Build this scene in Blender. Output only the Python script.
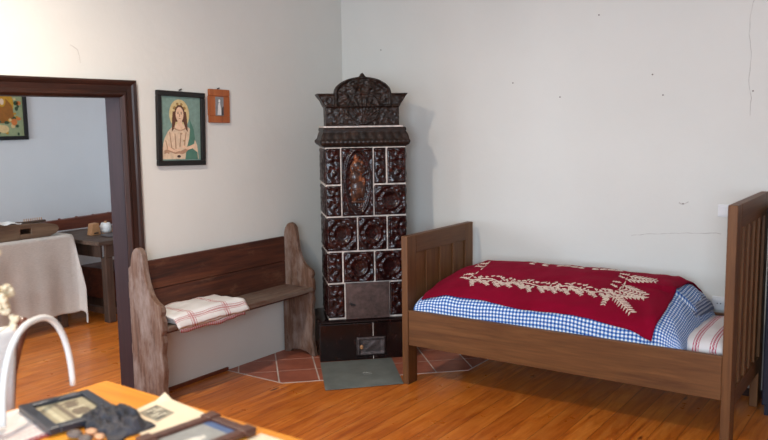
import bpy, bmesh, math, random
from mathutils import Vector, Matrix, noise
random.seed(7)
PI = math.pi
for o in list(bpy.data.objects): bpy.data.objects.remove(o)
S = bpy.context.scene
COL = S.collection

# ------------------------------------------------------------------ camera
def lin(c):
    def f(v):
        v /= 255.0
        return v/12.92 if v <= .04045 else ((v+.055)/1.055)**2.4
    return (f(c[0]), f(c[1]), f(c[2]), 1.0)

CAM = Vector((3.7564, -4.8223, 1.6))
ya, pi_, ro = math.radians(35.114), math.radians(7.046), math.radians(-.841)
fw = Vector((-math.sin(ya)*math.cos(pi_), math.cos(ya)*math.cos(pi_), -math.sin(pi_)))
rt = Vector((math.cos(ya), math.sin(ya), 0)); up = rt.cross(fw)
r2 = rt*math.cos(ro) + up*math.sin(ro); u2 = up*math.cos(ro) - rt*math.sin(ro)
cd = bpy.data.cameras.new('camera'); cam = bpy.data.objects.new('camera', cd); COL.objects.link(cam)
M = Matrix((r2, u2, -fw)).transposed().to_4x4(); M.translation = CAM
cam.matrix_world = M
cd.sensor_width = 36; cd.lens = 794.19/768*36; cd.clip_start = .05
cd.dof.use_dof = True; cd.dof.focus_distance = 5.1; cd.dof.aperture_fstop = 2.4
S.camera = cam

# ------------------------------------------------------------------ world, lights, exposure
S.view_settings.view_transform = 'Standard'; S.view_settings.look = 'None'
S.view_settings.gamma = 1; S.view_settings.use_curve_mapping = False
S.view_settings.exposure = -0.27
w = bpy.data.worlds.new('world'); S.world = w; w.use_nodes = True
wb = w.node_tree.nodes['Background']; wb.inputs[0].default_value = (.62, .74, 1, 1); wb.inputs[1].default_value = 1.2

def area(name, loc, direction, sx, sy, power, color, shape='RECTANGLE', spread=180):
    l = bpy.data.lights.new(name, 'AREA'); l.shape = shape; l.size = sx
    if shape == 'RECTANGLE': l.size_y = sy
    l.energy = power; l.color = color; l.spread = math.radians(spread)
    o = bpy.data.objects.new(name, l); COL.objects.link(o); o.location = loc
    o.rotation_euler = Vector(direction).to_track_quat('-Z', 'Y').to_euler()
    return o
DAY = (.70, .85, 1.0)
area('daylight_left_window', (1.15, -6.12, 1.68), (0, 1, .05), 1.1, 1.4, 30, DAY)
area('daylight_right_window', (3.95, -6.12, 1.68), (-.25, 1, .05), 1.7, 1.4, 205, DAY)
area('daylight_side_room_window', (-1.55, -4.52, 1.45), (0, 1, -.05), 1.1, 1.2, 105, DAY)
area('lamp_light', (1.02, -3.0, 2.60), (0, 0, -1), .10, .10, 50, (1.0, .87, .72), 'DISK')
area('side_room_lamp_light', (-1.4, -2.6, 2.60), (0, 0, -1), .3, .3, 12, (1.0, .82, .66), 'DISK')

# ------------------------------------------------------------------ materials
MATS = {}
class NT:
    def __init__(s, name):
        s.m = bpy.data.materials.new(name); s.m.use_nodes = True; s.t = s.m.node_tree
        s.b = s.t.nodes['Principled BSDF']; MATS[name] = s.m
    def n(s, typ, **kw):
        x = s.t.nodes.new(typ)
        for k, v in kw.items():
            if k.startswith('_'): setattr(x, k[1:], v)
            else: x.inputs[k.replace('__', ' ')].default_value = v
        return x
    def l(s, a, b): s.t.links.new(a, b)
    def coord(s, scale=(1,1,1), rot=(0,0,0), kind='Object'):
        c = s.n('ShaderNodeTexCoord'); m = s.n('ShaderNodeMapping'); m.inputs['Scale'].default_value = scale
        m.inputs['Rotation'].default_value = rot
        s.l(c.outputs[kind], m.inputs[0]); return m.outputs[0]
    def noise(s, vec, scale=5, detail=6, rough=.6, dist=0):
        x = s.n('ShaderNodeTexNoise'); s.l(vec, x.inputs['Vector'])
        x.inputs['Scale'].default_value = scale; x.inputs['Detail'].default_value = detail
        x.inputs['Roughness'].default_value = rough; x.inputs['Distortion'].default_value = dist
        return x.outputs['Fac']
    def ramp(s, fac, stops):
        r = s.n('ShaderNodeValToRGB'); e = r.color_ramp.elements
        while len(e) < len(stops): e.new(.5)
        for q, (p, c) in zip(e, stops): q.position = p; q.color = c if len(c) == 4 else lin(c)
        s.l(fac, r.inputs[0]); return r.outputs[0]
    def mix(s, fac, a, b, mode='MIX'):
        x = s.n('ShaderNodeMix', _data_type='RGBA', _blend_type=mode)
        for src, i in ((fac, 0), (a, 6), (b, 7)):
            if hasattr(src, 'is_linked') or hasattr(src, 'links'): s.l(src, x.inputs[i])
            else: x.inputs[i].default_value = src
        return x.outputs[2]
    def math(s, op, a, b=0.0):
        x = s.n('ShaderNodeMath', _operation=op)
        for src, i in ((a, 0), (b, 1)):
            if hasattr(src, 'links'): s.l(src, x.inputs[i])
            else: x.inputs[i].default_value = src
        return x.outputs[0]
    def bump(s, h, strength=.3, dist=.01):
        x = s.n('ShaderNodeBump'); x.inputs['Strength'].default_value = strength; x.inputs['Distance'].default_value = dist
        s.l(h, x.inputs['Height']); s.l(x.outputs[0], s.b.inputs['Normal'])
    def fin(s, col=None, rough=.6, metal=0, coat=0, spec=.5, coat_r=.1):
        if col is not None:
            if hasattr(col, 'links'): s.l(col, s.b.inputs['Base Color'])
            else: s.b.inputs['Base Color'].default_value = col
        if hasattr(rough, 'links'): s.l(rough, s.b.inputs['Roughness'])
        else: s.b.inputs['Roughness'].default_value = rough
        s.b.inputs['Metallic'].default_value = metal; s.b.inputs['Coat Weight'].default_value = coat
        s.b.inputs['Coat Roughness'].default_value = coat_r; s.b.inputs['Specular IOR Level'].default_value = spec
        return s.m

def plain(name, rgb, rough=.6, metal=0, coat=0, var=.12, scale=9, bump=.12, bd=.004):
    t = NT(name); v = t.coord(); f = t.noise(v, scale)
    a = tuple(max(0, c*(1-var)) for c in rgb); b = tuple(min(255, c*(1+var)) for c in rgb)
    c = t.ramp(f, [(.3, a), (.7, b)])
    if bump: t.bump(t.noise(v, scale*4), bump, bd)
    return t.fin(c, rough, metal, coat)

def wood(name, dark, mid, light, axis='x', rough=.45, coat=0, grain=30, bump=.15, wear=None, wear_amt=.5, spec=.5):
    t = NT(name)
    sc = {'x': (.06, 1, 1), 'y': (1, .06, 1), 'z': (1, 1, .06)}[axis]
    v = t.coord(sc); f = t.noise(v, grain, 7, .65, .6); g = t.noise(v, grain*4, 3)
    c = t.ramp(f, [(.28, dark), (.5, mid), (.74, light)])
    c = t.mix(.25, c, t.ramp(g, [(.35, dark), (.65, light)]))
    if wear:
        v2 = t.coord({'x': (.35, 1, 1), 'y': (1, .35, 1), 'z': (1, 1, .35)}[axis])
        wf = t.noise(v2, 9, 8, .72)
        k = t.n('ShaderNodeMapRange'); t.l(wf, k.inputs[0]); k.inputs[1].default_value = 1-wear_amt-.08; k.inputs[2].default_value = 1-wear_amt+.1
        c = t.mix(k.outputs[0], c, lin(wear))
    t.bump(f, bump, .004)
    return t.fin(c, rough, 0, coat, spec)

def plaster(name, rgb):
    t = NT(name); v = t.coord(); f = t.noise(v, 1.3, 5, .55)
    c = t.ramp(f, [(.3, tuple(x*.975 for x in rgb)), (.7, rgb)])
    a = t.noise(v, 14, 8, .6); b2 = t.noise(v, 2.2, 4)
    t.bump(t.math('ADD', t.math('MULTIPLY', a, .35), b2), .35, .012)
    return t.fin(c, .85, 0, 0, .3)
WALL = plaster('lime_plaster', (220, 219, 213))
WALL2 = plaster('lime_plaster_side_room', (222, 223, 224))
CEIL = plaster('ceiling_paint', (228, 226, 222))
CRACK = plain('plaster_crack', (178, 172, 166), .9)
HOLE = plain('nail_hole', (120, 110, 102), .9)

def floor_mat(name, cols, gap):
    t = NT(name); v = t.coord()
    sep = t.n('ShaderNodeSeparateXYZ'); t.l(v, sep.inputs[0])
    W = .125
    xs = t.math('DIVIDE', sep.outputs[0], W); idx = t.math('FLOOR', xs); fr = t.math('FRACT', xs)
    comb = t.n('ShaderNodeCombineXYZ'); t.l(t.math('MULTIPLY', idx, 3.17), comb.inputs[0]); t.l(t.math('MULTIPLY', idx, 7.3), comb.inputs[1])
    va = t.n('ShaderNodeVectorMath', _operation='ADD'); t.l(v, va.inputs[0]); t.l(comb.outputs[0], va.inputs[1])
    mp = t.n('ShaderNodeMapping'); mp.inputs['Scale'].default_value = (1, .09, 1); t.l(va.outputs[0], mp.inputs[0])
    g = t.noise(mp.outputs[0], 22, 8, .62, 1.1)
    c = t.ramp(g, [(.27, cols[0]), (.47, cols[1]), (.72, cols[2])])
    wn = t.n('ShaderNodeTexWhiteNoise', _noise_dimensions='1D'); t.l(idx, wn.inputs['W'])
    c = t.mix(t.math('MULTIPLY', wn.outputs['Value'], .42), c, lin(cols[0]), 'MIX')
    mk = t.n('ShaderNodeMapping'); mk.inputs['Scale'].default_value = (8.5, 2.6, 1); t.l(va.outputs[0], mk.inputs[0])
    vo = t.n('ShaderNodeTexVoronoi'); vo.inputs['Scale'].default_value = 1.0; t.l(mk.outputs[0], vo.inputs['Vector'])
    kn = t.ramp(vo.outputs['Distance'], [(.04, (255,255,255,)), (.13, (0,0,0))])
    c = t.mix(kn, c, lin((62, 22, 10)))
    big = t.noise(v, 1.6, 4); c = t.mix(t.math('MULTIPLY', t.ramp(big, [(.4, (0,0,0)), (.7, (255,255,255))]), .35), c, lin(cols[0]))
    e = t.math('LESS_THAN', t.math('ABSOLUTE', t.math('SUBTRACT', fr, .5)), .487)
    c = t.mix(t.math('ADD', t.math('MULTIPLY', e, .65), .35), lin(gap), c)
    h = t.math('ADD', t.math('MULTIPLY', g, .25), e)
    t.bump(h, .35, .004)
    rr = t.ramp(t.noise(v, 7, 5), [(.3, (.26,.26,.26,1)), (.7, (.42,.42,.42,1))])
    return t.fin(c, rr, 0, .15, .45)
FLOOR = floor_mat('varnished_pine_boards', [(148, 70, 18), (202, 110, 32), (232, 148, 62)], (60, 26, 10))

def terracotta():
    t = NT('terracotta_tile'); v = t.coord(); f = t.noise(v, 8, 6)
    c = t.ramp(f, [(.3, (140, 76, 56)), (.7, (172, 100, 76))]); t.bump(t.noise(v, 30), .15, .003)
    return t.fin(c, .5)
TERRA = terracotta()
GROUT = plain('white_grout', (205, 196, 188), .85, var=.12, scale=30)
GROUT2 = plain('hearth_grout', (196, 184, 176), .85)
DOORWOOD = wood('dark_door_frame_wood', (24, 11, 8), (46, 24, 17), (66, 36, 26), 'z', .5, .05, 26, .15, None, .5, .3)
DOORWOODY = wood('dark_door_head_wood', (24, 11, 8), (46, 24, 17), (66, 36, 26), 'y', .5, .05, 26, .15, None, .5, .3)
LINING = wood('door_lining_paint', (34, 22, 24), (46, 31, 34), (58, 40, 42), 'z', .5, .0, 14, .15, None, .5, .2)
BEDWOOD = wood('bed_walnut_x', (76, 45, 22), (102, 65, 34), (122, 82, 47), 'x', .5, .0, 20, .08, None, .5, .35)
BEDWOODZ = wood('bed_walnut_z', (76, 45, 22), (102, 65, 34), (120, 80, 45), 'z', .5, .0, 20, .08, None, .5, .35)
BEDWOODY = wood('bed_walnut_y', (72, 42, 20), (96, 60, 31), (114, 75, 42), 'y', .5, .0, 20, .08, None, .5, .35)
BENCHEND = wood('weathered_bench_end', (58, 32, 20), (98, 66, 48), (132, 106, 88), 'z', .7, 0, 26, .35, (138, 120, 110), .47)
BENCHBACK = wood('dark_bench_board', (36, 15, 8), (68, 31, 17), (106, 56, 32), 'y', .62, 0, 22, .25, (112, 76, 56), .36)
BENCHSEAT = wood('worn_bench_seat', (70, 52, 42), (110, 92, 80), (142, 126, 114), 'y', .6, 0, 22, .25, (86, 50, 36), .42)

def glaze(name, d, m, l, rough=.13, spots=None):
    t = NT(name); v = t.coord(); f = t.noise(v, 22, 7, .65)
    c = t.ramp(f, [(.3, d), (.52, m), (.75, l)])
    if spots:
        s = t.noise(v, 11, 4); c = t.mix(t.ramp(s, [(.5, (0,0,0)), (.6, (255,255,255))]), c, lin(spots))
    t.bump(t.noise(v, 60, 5), .22, .004)
    return t.fin(c, rough, 0, .12, .3, .15)
GLAZE = glaze('brown_majolica_glaze', (20, 7, 8), (36, 12, 12), (70, 28, 22), .24)
GLAZED = glaze('dark_cornice_glaze', (17, 11, 8), (34, 22, 16), (62, 42, 32), .46)
GLAZEB = glaze('black_brown_base_glaze', (14, 8, 9), (26, 14, 14), (44, 24, 22), .12)
GLAZEF = glaze('figure_glaze', (36, 24, 22), (74, 48, 38), (120, 76, 52), .2, (150, 88, 56))
IRON = plain('cast_iron_door', (86, 70, 66), .5, .45, 0, .22, 24, .3)
IRON2 = plain('small_iron_door', (82, 74, 74), .45, .5, 0, .25, 40, .4)
SHEET = plain('grey_zinc_sheet', (118, 124, 120), .5, .2, 0, .1, 6, .05)
SCRATCH = plain('pale_scratches', (190, 194, 190), .7)
BLACKP = plain('black_frame_paint', (17, 14, 14), .5, 0, 0, .2)
BLUEBLK = plain('dark_blue_cupboard_paint', (20, 24, 42), .35)
NAIL = plain('steel_nail', (90, 86, 82), .4, .8)
WHITEPL = plain('white_plastic', (226, 228, 230), .4, var=.02, bump=0)
DARKPL = plain('socket_hole', (60, 60, 64), .6)
LACE = plain('white_lace', (232, 230, 226), .9, var=.05, scale=60, bump=.5)
TABLEW = wood('honey_table_top', (214, 122, 18), (236, 150, 32), (246, 172, 58), 'x', .35, .1, 12, .06)
TABLEL = wood('honey_table_leg', (160, 92, 24), (190, 116, 36), (206, 134, 54), 'z', .4, .1, 12, .06)
OLDW = wood('old_grey_table_wood', (38, 26, 20), (74, 54, 42), (108, 86, 68), 'y', .65, 0, 18, .3)
OLDWZ = wood('old_brown_leg_wood', (38, 24, 16), (72, 48, 34), (100, 74, 56), 'z', .65, 0, 18, .3)
REDW = wood('red_brown_beam_wood', (60, 24, 12), (104, 46, 24), (138, 70, 40), 'y', .55, 0, 18, .2)
FLAXW = wood('flax_break_wood', (52, 36, 26), (100, 74, 54), (140, 112, 86), 'y', .6, 0, 18, .3)
PEGW = plain('pale_peg_wood', (176, 128, 86), .6)
CHAIRW = wood('red_brown_chair_wood', (58, 26, 14), (98, 48, 28), (132, 74, 46), 'z', .4, .1, 20, .15)
HOOPM = plain('white_hoop_paint', (225, 225, 222), .45, var=.03, bump=0)
DRYFL = plain('dried_flower_cream', (222, 208, 178), .9)
STEM = plain('dry_stem', (150, 130, 84), .8)
FRAMEBK = plain('black_blue_frame', (38, 42, 50), .35, 0, .2, .15)
FRAMEBR = wood('brown_photo_frame', (58, 30, 22), (86, 50, 38), (108, 68, 54), 'x', .4, .1, 20)
PAPER = plain('cream_paper', (236, 216, 184), .8, var=.03, bump=.03)
LEATH = plain('dark_grey_leather', (44, 44, 50), .6, 0, 0, .35, 14, .6, .01)
SHELLM = plain('tan_pebble', (198, 150, 112), .6, var=.25, scale=30)
SHELLD = plain('brown_pebble', (96, 84, 78), .6, var=.25, scale=30)
WINW = plain('white_window_paint', (230, 230, 226), .5)
GLASS = NT('window_glass'); GLASS.b.inputs['Transmission Weight'].default_value = 1; GLASS.b.inputs['Roughness'].default_value = 0; GLASS.b.inputs['IOR'].default_value = 1.02; GLASS = GLASS.m
LAMPG = plain('lamp_shade_glass', (240, 236, 226), .4)

def cloth_linen(name, rgb, scale=900, var=.06):
    t = NT(name); v = t.coord(); f = t.noise(v, 5, 5)
    c = t.ramp(f, [(.3, tuple(x*(1-var) for x in rgb)), (.7, rgb)])
    g = t.noise(t.coord((1, .15, 1)), 260, 2); h = t.noise(t.coord((.3, 1, .15)), 200, 2)
    c = t.mix(.10, c, t.ramp(g, [(.35, (120, 112, 104)), (.65, (255, 250, 240))]))
    t.bump(t.math('ADD', g, h), .25, .003)
    return t.fin(c, .95, 0, 0, .1)
LINEN = cloth_linen('natural_linen', (206, 196, 186))
WCLOTH = cloth_linen('white_cotton', (236, 236, 234))

def stripes(name, base, bands, rgb, period=None, bands2=()):
    """woven stripes laid out along the first UV axis (metres)"""
    t = NT(name); c = t.n('ShaderNodeTexCoord'); sep = t.n('ShaderNodeSeparateXYZ'); t.l(c.outputs['UV'], sep.inputs[0])
    x = sep.outputs[0]
    if period: x = t.math('MODULO', x, period)
    acc = None
    for a, b in bands:
        m = t.math('MULTIPLY', t.math('GREATER_THAN', x, a), t.math('LESS_THAN', x, b))
        acc = m if acc is None else t.math('ADD', acc, m)
    for a, b in bands2:
        acc = t.math('ADD', acc, t.math('MULTIPLY', t.math('GREATER_THAN', sep.outputs[1], a), t.math('LESS_THAN', sep.outputs[1], b)))
    acc = t.math('MINIMUM', acc, 1.0)
    wv = t.n('ShaderNodeTexChecker'); wv.inputs['Scale'].default_value = 130; t.l(c.outputs['UV'], wv.inputs['Vector'])
    acc = t.math('MULTIPLY', acc, t.math('ADD', t.math('MULTIPLY', wv.outputs['Fac'], .5), .5))
    col = t.mix(acc, t.ramp(t.noise(t.coord(), 6, 3), [(.3, tuple(q*.93 for q in base)), (.7, base)]), lin(rgb))
    t.bump(t.noise(t.coord(), 120, 2), .2, .003)
    return t.fin(col, .95, 0, 0, .1)
TOWEL = stripes('red_striped_linen', (234, 232, 230), [(.02,.026),(.27,.276),(.284,.296),(.304,.310)], (186, 112, 116), None, [(.10,.105),(.113,.125),(.133,.138),(.36,.365),(.373,.385),(.393,.398)])
PILLOWM = stripes('red_woven_stripe_pillow', (226, 222, 222), [(.015,.021),(.026,.036),(.041,.047)], (176, 52, 84), .085)
RUNNER = stripes('white_runner_red_border', (232, 222, 214), [(.000,.012),(.03,.034),(.05,.054),(.07,.074),(.09,.094)], (140, 34, 48))

def gingham(name, W, L, D, p=.021):
    t = NT(name); c = t.n('ShaderNodeTexCoord'); sep = t.n('ShaderNodeSeparateXYZ'); t.l(c.outputs['UV'], sep.inputs[0])
    a = t.math('LESS_THAN', t.math('FRACT', t.math('DIVIDE', sep.outputs[0], p)), .5)
    b = t.math('LESS_THAN', t.math('FRACT', t.math('DIVIDE', sep.outputs[1], p)), .5)
    s = t.math('MULTIPLY', t.math('ADD', a, b), .5)
    col = t.ramp(s, [(.2, W), (.5, L), (.8, D)])
    t.b.inputs['Sheen Weight'].default_value = .1
    t.bump(t.noise(t.coord(), 40, 3), .25, .006)
    return t.fin(col, .9, 0, 0, .15)
GING = gingham('blue_white_gingham', (232, 236, 240), (112, 152, 204), (22, 66, 146))
GING2 = gingham('blue_grey_check', (196, 198, 206), (92, 106, 140), (34, 46, 88), .016)
def red_cloth():
    t = NT('crimson_coverlet'); v = t.coord(); f = t.noise(v, 4, 5)
    c = t.ramp(f, [(.3, (112, 2, 30)), (.7, (132, 4, 40))])
    t.bump(t.noise(v, 180, 3), .2, .002); t.b.inputs['Sheen Weight'].default_value = .15
    t.b.inputs['Sheen Tint'].default_value = lin((200, 60, 90))
    return t.fin(c, .9, 0, 0, .1)
RED = red_cloth()
EMB = plain('cream_embroidery', (206, 188, 172), .9, var=.1, scale=80)

# ------------------------------------------------------------------ geometry helpers
class G:
    def __init__(s): s.v = []; s.f = []; s.m = []; s.uv = {}
    def add(s, vs, fs, mi=0, uvs=None):
        b = len(s.v); s.v += [Vector(p) for p in vs]
        if uvs:
            for i, q in enumerate(uvs): s.uv[b+i] = q
        for f in fs: s.f.append([b+i for i in f]); s.m.append(mi)
        return s
    def box(s, x0, x1, y0, y1, z0, z1, mi=0, T=None):
        vs = [Vector((x, y, z)) for x in (x0, x1) for y in (y0, y1) for z in (z0, z1)]
        if T: vs = [T @ p for p in vs]
        return s.add(vs, [(0,1,3,2), (4,6,7,5), (0,4,5,1), (2,3,7,6), (0,2,6,4), (1,5,7,3)], mi)
    def obox(s, a, b, wx, wz, mi=0, upv=(0,0,1)):
        """bar from a to b"""
        a, b = Vector(a), Vector(b); d = (b-a).normalized(); u = Vector(upv)
        if abs(d.dot(u)) > .95: u = Vector((1,0,0))
        x = d.cross(u).normalized(); z = x.cross(d)
        vs = [p + x*i*wx/2 + z*j*wz/2 for p in (a, b) for i in (-1, 1) for j in (-1, 1)]
        return s.add(vs, [(0,1,3,2), (4,6,7,5), (0,4,5,1), (2,3,7,6), (0,2,6,4), (1,5,7,3)], mi)
    def prism(s, pts, ax, a, b, mi=0):
        """polygon pts in the other two axes, extruded along ax from a to b"""
        def P(q, t): l = list(q); l.insert(ax, t); return l
        n = len(pts); vs = [P(q, a) for q in pts] + [P(q, b) for q in pts]
        fs = [tuple(range(n))[::-1], tuple(range(n, 2*n))] + [(i, (i+1) % n, n+(i+1) % n, n+i) for i in range(n)]
        return s.add(vs, fs, mi)
    def tube(s, pts, r, seg=10, mi=0, closed=False, cap=True):
        pts = [Vector(p) for p in pts]; n = len(pts); b = len(s.v); up_ = Vector((0,0,1)); prev = None
        for i, p in enumerate(pts):
            if closed: d = pts[(i+1) % n]-pts[i-1]
            else: d = pts[min(i+1, n-1)]-pts[max(i-1, 0)]
            d.normalize()
            if prev is None:
                x = d.cross(up_) if abs(d.dot(up_)) < .9 else d.cross(Vector((1,0,0)))
            else: x = prev - d*prev.dot(d)
            x.normalize(); prev = x; y = d.cross(x); rr = r[i] if hasattr(r, '__len__') else r
            for k in range(seg):
                a = 2*PI*k/seg; s.v.append(p + (x*math.cos(a)+y*math.sin(a))*rr)
        for i in range(n if closed else n-1):
            j = (i+1) % n
            for k in range(seg):
                l = (k+1) % seg; s.f.append([b+i*seg+k, b+i*seg+l, b+j*seg+l, b+j*seg+k]); s.m.append(mi)
        if cap and not closed:
            s.f.append([b+k for k in range(seg)][::-1]); s.m.append(mi)
            s.f.append([b+(n-1)*seg+k for k in range(seg)]); s.m.append(mi)
        return s
    def lathe(s, prof, cx, cy, seg=20, mi=0):
        b = len(s.v)
        for r, z in prof:
            for k in range(seg):
                a = 2*PI*k/seg; s.v.append(Vector((cx+r*math.cos(a), cy+r*math.sin(a), z)))
        for i in range(len(prof)-1):
            for k in range(seg):
                l = (k+1) % seg; s.f.append([b+i*seg+k, b+i*seg+l, b+(i+1)*seg+l, b+(i+1)*seg+k]); s.m.append(mi)
        s.f.append([b+k for k in range(seg)][::-1]); s.m.append(mi)
        s.f.append([b+(len(prof)-1)*seg+k for k in range(seg)]); s.m.append(mi)
        return s
    def ball(s, c, r, mi=0, seg=10, rings=7, sc=(1,1,1), jit=0):
        c = Vector(c); b = len(s.v)
        for i in range(1, rings):
            for k in range(seg):
                t = PI*i/rings; a = 2*PI*k/seg
                q = Vector((math.sin(t)*math.cos(a)*sc[0], math.sin(t)*math.sin(a)*sc[1], math.cos(t)*sc[2]))*r
                if jit: q *= 1+jit*noise.noise((c+q)*14)
                s.v.append(c+q)
        s.v.append(c+Vector((0,0,r*sc[2]))); s.v.append(c-Vector((0,0,r*sc[2])))
        T, B = len(s.v)-2, len(s.v)-1
        for k in range(seg):
            l = (k+1) % seg
            s.f.append([b+l, b+k, T][::-1][::-1]); s.m.append(mi)
            for i in range(rings-2):
                s.f.append([b+i*seg+k, b+i*seg+l, b+(i+1)*seg+l, b+(i+1)*seg+k][::-1]); s.m.append(mi)
            s.f.append([b+(rings-2)*seg+k, b+(rings-2)*seg+l, B]); s.m.append(mi)
        return s
    def grid(s, fn, nu, nv, mi=0, uvf=None):
        b = len(s.v)
        for i in range(nu+1):
            for j in range(nv+1):
                u, v = i/nu, j/nv
                s.v.append(Vector(fn(u, v)))
                if uvf: s.uv[len(s.v)-1] = uvf(u, v)
        for i in range(nu):
            for j in range(nv):
                a = b+i*(nv+1)+j; s.f.append([a, a+nv+1, a+nv+2, a+1]); s.m.append(mi)
        return s
    def slab(s, fn, th, nu, nv, mi=0, uvf=None):
        """closed sheet: grid fn(u,v) on top, the same shifted by th (vector) beneath, edges joined"""
        b = len(s.v); s.grid(fn, nu, nv, mi, uvf); c = len(s.v); n = c-b; th = Vector(th)
        for i in range(n):
            s.v.append(s.v[b+i]+th)
            if uvf: s.uv[c+i] = s.uv[b+i]
        for i in range(nu):
            for j in range(nv):
                a = c+i*(nv+1)+j; s.f.append([a, a+1, a+nv+2, a+nv+1]); s.m.append(mi)
        rim = [i*(nv+1) for i in range(nu+1)] + [nu*(nv+1)+j for j in range(1, nv+1)] + [i*(nv+1)+nv for i in range(nu-1, -1, -1)] + [j for j in range(nv-1, 0, -1)]
        for i in range(len(rim)):
            p, q = rim[i], rim[(i+1) % len(rim)]; s.f.append([b+q, b+p, c+p, c+q]); s.m.append(mi)
        return s

def obj(name, g, mats, parent=None, loc=None, rot=None, bevel=0, smooth=False, world=False, seg=2):
    """link g as one mesh object. world=True: vertices are world coordinates, made local to parent/loc"""
    if not isinstance(mats, (list, tuple)): mats = [mats]
    off = Vector((0,0,0))
    if world and parent is not None:
        q = parent
        while q is not None: off += q.location; q = q.parent
    if world and loc is not None and parent is None: off = Vector(loc)
    me = bpy.data.meshes.new(name); me.from_pydata([tuple(p-off) for p in g.v], [], g.f)
    for m in mats: me.materials.append(m)
    for p, mi in zip(me.polygons, g.m): p.material_index = mi; p.use_smooth = smooth
    if g.uv:
        ul = me.uv_layers.new(name='UVMap')
        for lp in me.loops: ul.data[lp.index].uv = g.uv.get(lp.vertex_index, (0, 0))
    bm = bmesh.new(); bm.from_mesh(me); bmesh.ops.recalc_face_normals(bm, faces=bm.faces); bm.to_mesh(me); bm.free()
    me.validate()
    o = bpy.data.objects.new(name, me); COL.objects.link(o)
    if parent is not None: o.parent = parent
    if loc is not None and parent is None: o.location = loc
    if rot is not None: o.rotation_euler = rot
    if bevel:
        b = o.modifiers.new('bevel', 'BEVEL'); b.width = bevel; b.segments = seg; b.limit_method = 'ANGLE'; b.angle_limit = math.radians(40)
    return o
def thing(name, label, cat, loc=(0,0,0), rz=0, group=None, rot=None):
    o = bpy.data.objects.new(name, None); COL.objects.link(o); o.location = loc
    o.rotation_euler = rot if rot else (0, 0, rz); o.empty_display_size = .1
    o['label'] = label; o['category'] = cat
    if group: o['group'] = group
    return o
def tag(o, label, cat, group=None, kind=None):
    o['label'] = label; o['category'] = cat
    if group: o['group'] = group
    if kind: o['kind'] = kind
    return o
def struct(name, g, m, parent=None, **kw):
    o = obj(name, g, m, parent, **kw); o['kind'] = 'structure'; return o
def fbm(x, y, z=0, o=3): return noise.fractal(Vector((x, y, z)), 1, 2, o)
def ga(d, s): return math.exp(-(d/s)**2)

# ------------------------------------------------------------------ the room shell
XR, YF, ZC = 6.6, -6.25, 2.85      # main room: x 0..XR, y YF..0
SX, SYF, SYB = -2.92, -4.65, .30   # side room
TW = .12                           # partition thickness
struct('floor', G().box(-.12, XR, YF, 0, -.06, 0).box(SX, -.12, SYF, SYB, -.06, 0), FLOOR)
struct('ceiling', G().box(SX-.1, XR+.1, YF-.1, SYB+.1, ZC, ZC+.1), CEIL)

def crack(g, pts, wd, wall):   # shallow raised-lip hairline lying on the plaster
    q = []
    for (a, b) in zip(pts[:-1], pts[1:]):
        n = max(2, int(math.dist(a, b)/.025))
        for i in range(n): q.append((a[0]+(b[0]-a[0])*i/n, a[1]+(b[1]-a[1])*i/n))
    q.append(pts[-1])
    for i in range(len(q)):
        jx, jz = .008*fbm(q[i][0]*11, q[i][1]*11, 1), .008*fbm(q[i][0]*11, q[i][1]*11, 5)
        q[i] = (q[i][0]+jx, q[i][1]+jz)
    for i in range(len(q)-1):
        (a, b), (c, d) = q[i], q[i+1]; L = math.dist(q[i], q[i+1]) or 1; nx, nz = -(d-b)/L, (c-a)/L
        w0 = wd*(.5+.8*random.random())/2
        pl = [(a-nx*w0, b-nz*w0), (c-nx*w0, d-nz*w0), (c+nx*w0, d+nz*w0), (a+nx*w0, b+nz*w0)]
        if wall == 'back': g.add([(x, -.0012, z) for x, z in pl] + [(x, .002, z) for x, z in pl], [(0,1,2,3), (0,4,5,1), (1,5,6,2), (2,6,7,3), (3,7,4,0)], 1)
        else: g.add([(.0012, x, z) for x, z in pl] + [(-.002, x, z) for x, z in pl], [(0,1,2,3), (0,4,5,1), (1,5,6,2), (2,6,7,3), (3,7,4,0)], 1)
def hole(g, x, z, r=.006, wall='back'):
    n = 7; pts = [(x+r*math.cos(2*PI*i/n)*(1+.3*random.random()), z+r*math.sin(2*PI*i/n)) for i in range(n)]
    g.prism(pts, 1, -.0015, .002, 2)
bw = G().box(-.14, XR, 0, .15, -.06, ZC)
crack(bw, [(2.22, .885), (2.32, .90), (2.45, .915), (2.60, .93), (2.74, .93)], .003, 'back')
crack(bw, [(2.895, 2.30), (2.86, 2.22), (2.845, 2.05), (2.86, 1.95), (2.85, 1.80), (2.87, 1.70), (2.865, 1.6)], .0022, 'back')
crack(bw, [(2.50, 1.105), (2.515, 1.095), (2.53, 1.095), (2.55, 1.107)], .006, 'back')
for x, z in [(1.991, 2.228), (2.324, 1.855), (2.388, 1.733), (2.877, 1.74), (1.746, 1.74), (1.418, 1.841), (2.522, 1.095), (.36, 2.12)]: hole(bw, x, z, .0045)
struct('wall_back', bw, [WALL, CRACK, HOLE])
DY0, DY1, DZ = -3.02, -2.0, 1.775   # doorway opening
lw = G().box(-TW, 0, DY1, 0, -.06, ZC).box(-TW, 0, YF, DY0, -.06, ZC).box(-TW, 0, DY0, DY1, DZ, ZC)
crack(lw, [(-2.30, 2.02), (-2.26, 2.00), (-2.25, 1.93)], .002, 'left')
struct('wall_left', lw, [WALL, CRACK])
struct('wall_right', G().box(XR, XR+.15, YF, .15, -.06, ZC), WALL)
def wall_y(name, y0, y1, x0, x1, wins, mat):
    g = G(); x = x0
    for (a, b) in wins:
        g.box(x, a, y0, y1, -.06, ZC); g.box(a, b, y0, y1, -.06, .95); g.box(a, b, y0, y1, 2.4, ZC); x = b
    g.box(x, x1, y0, y1, -.06, ZC); struct(name, g, mat)
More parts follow.
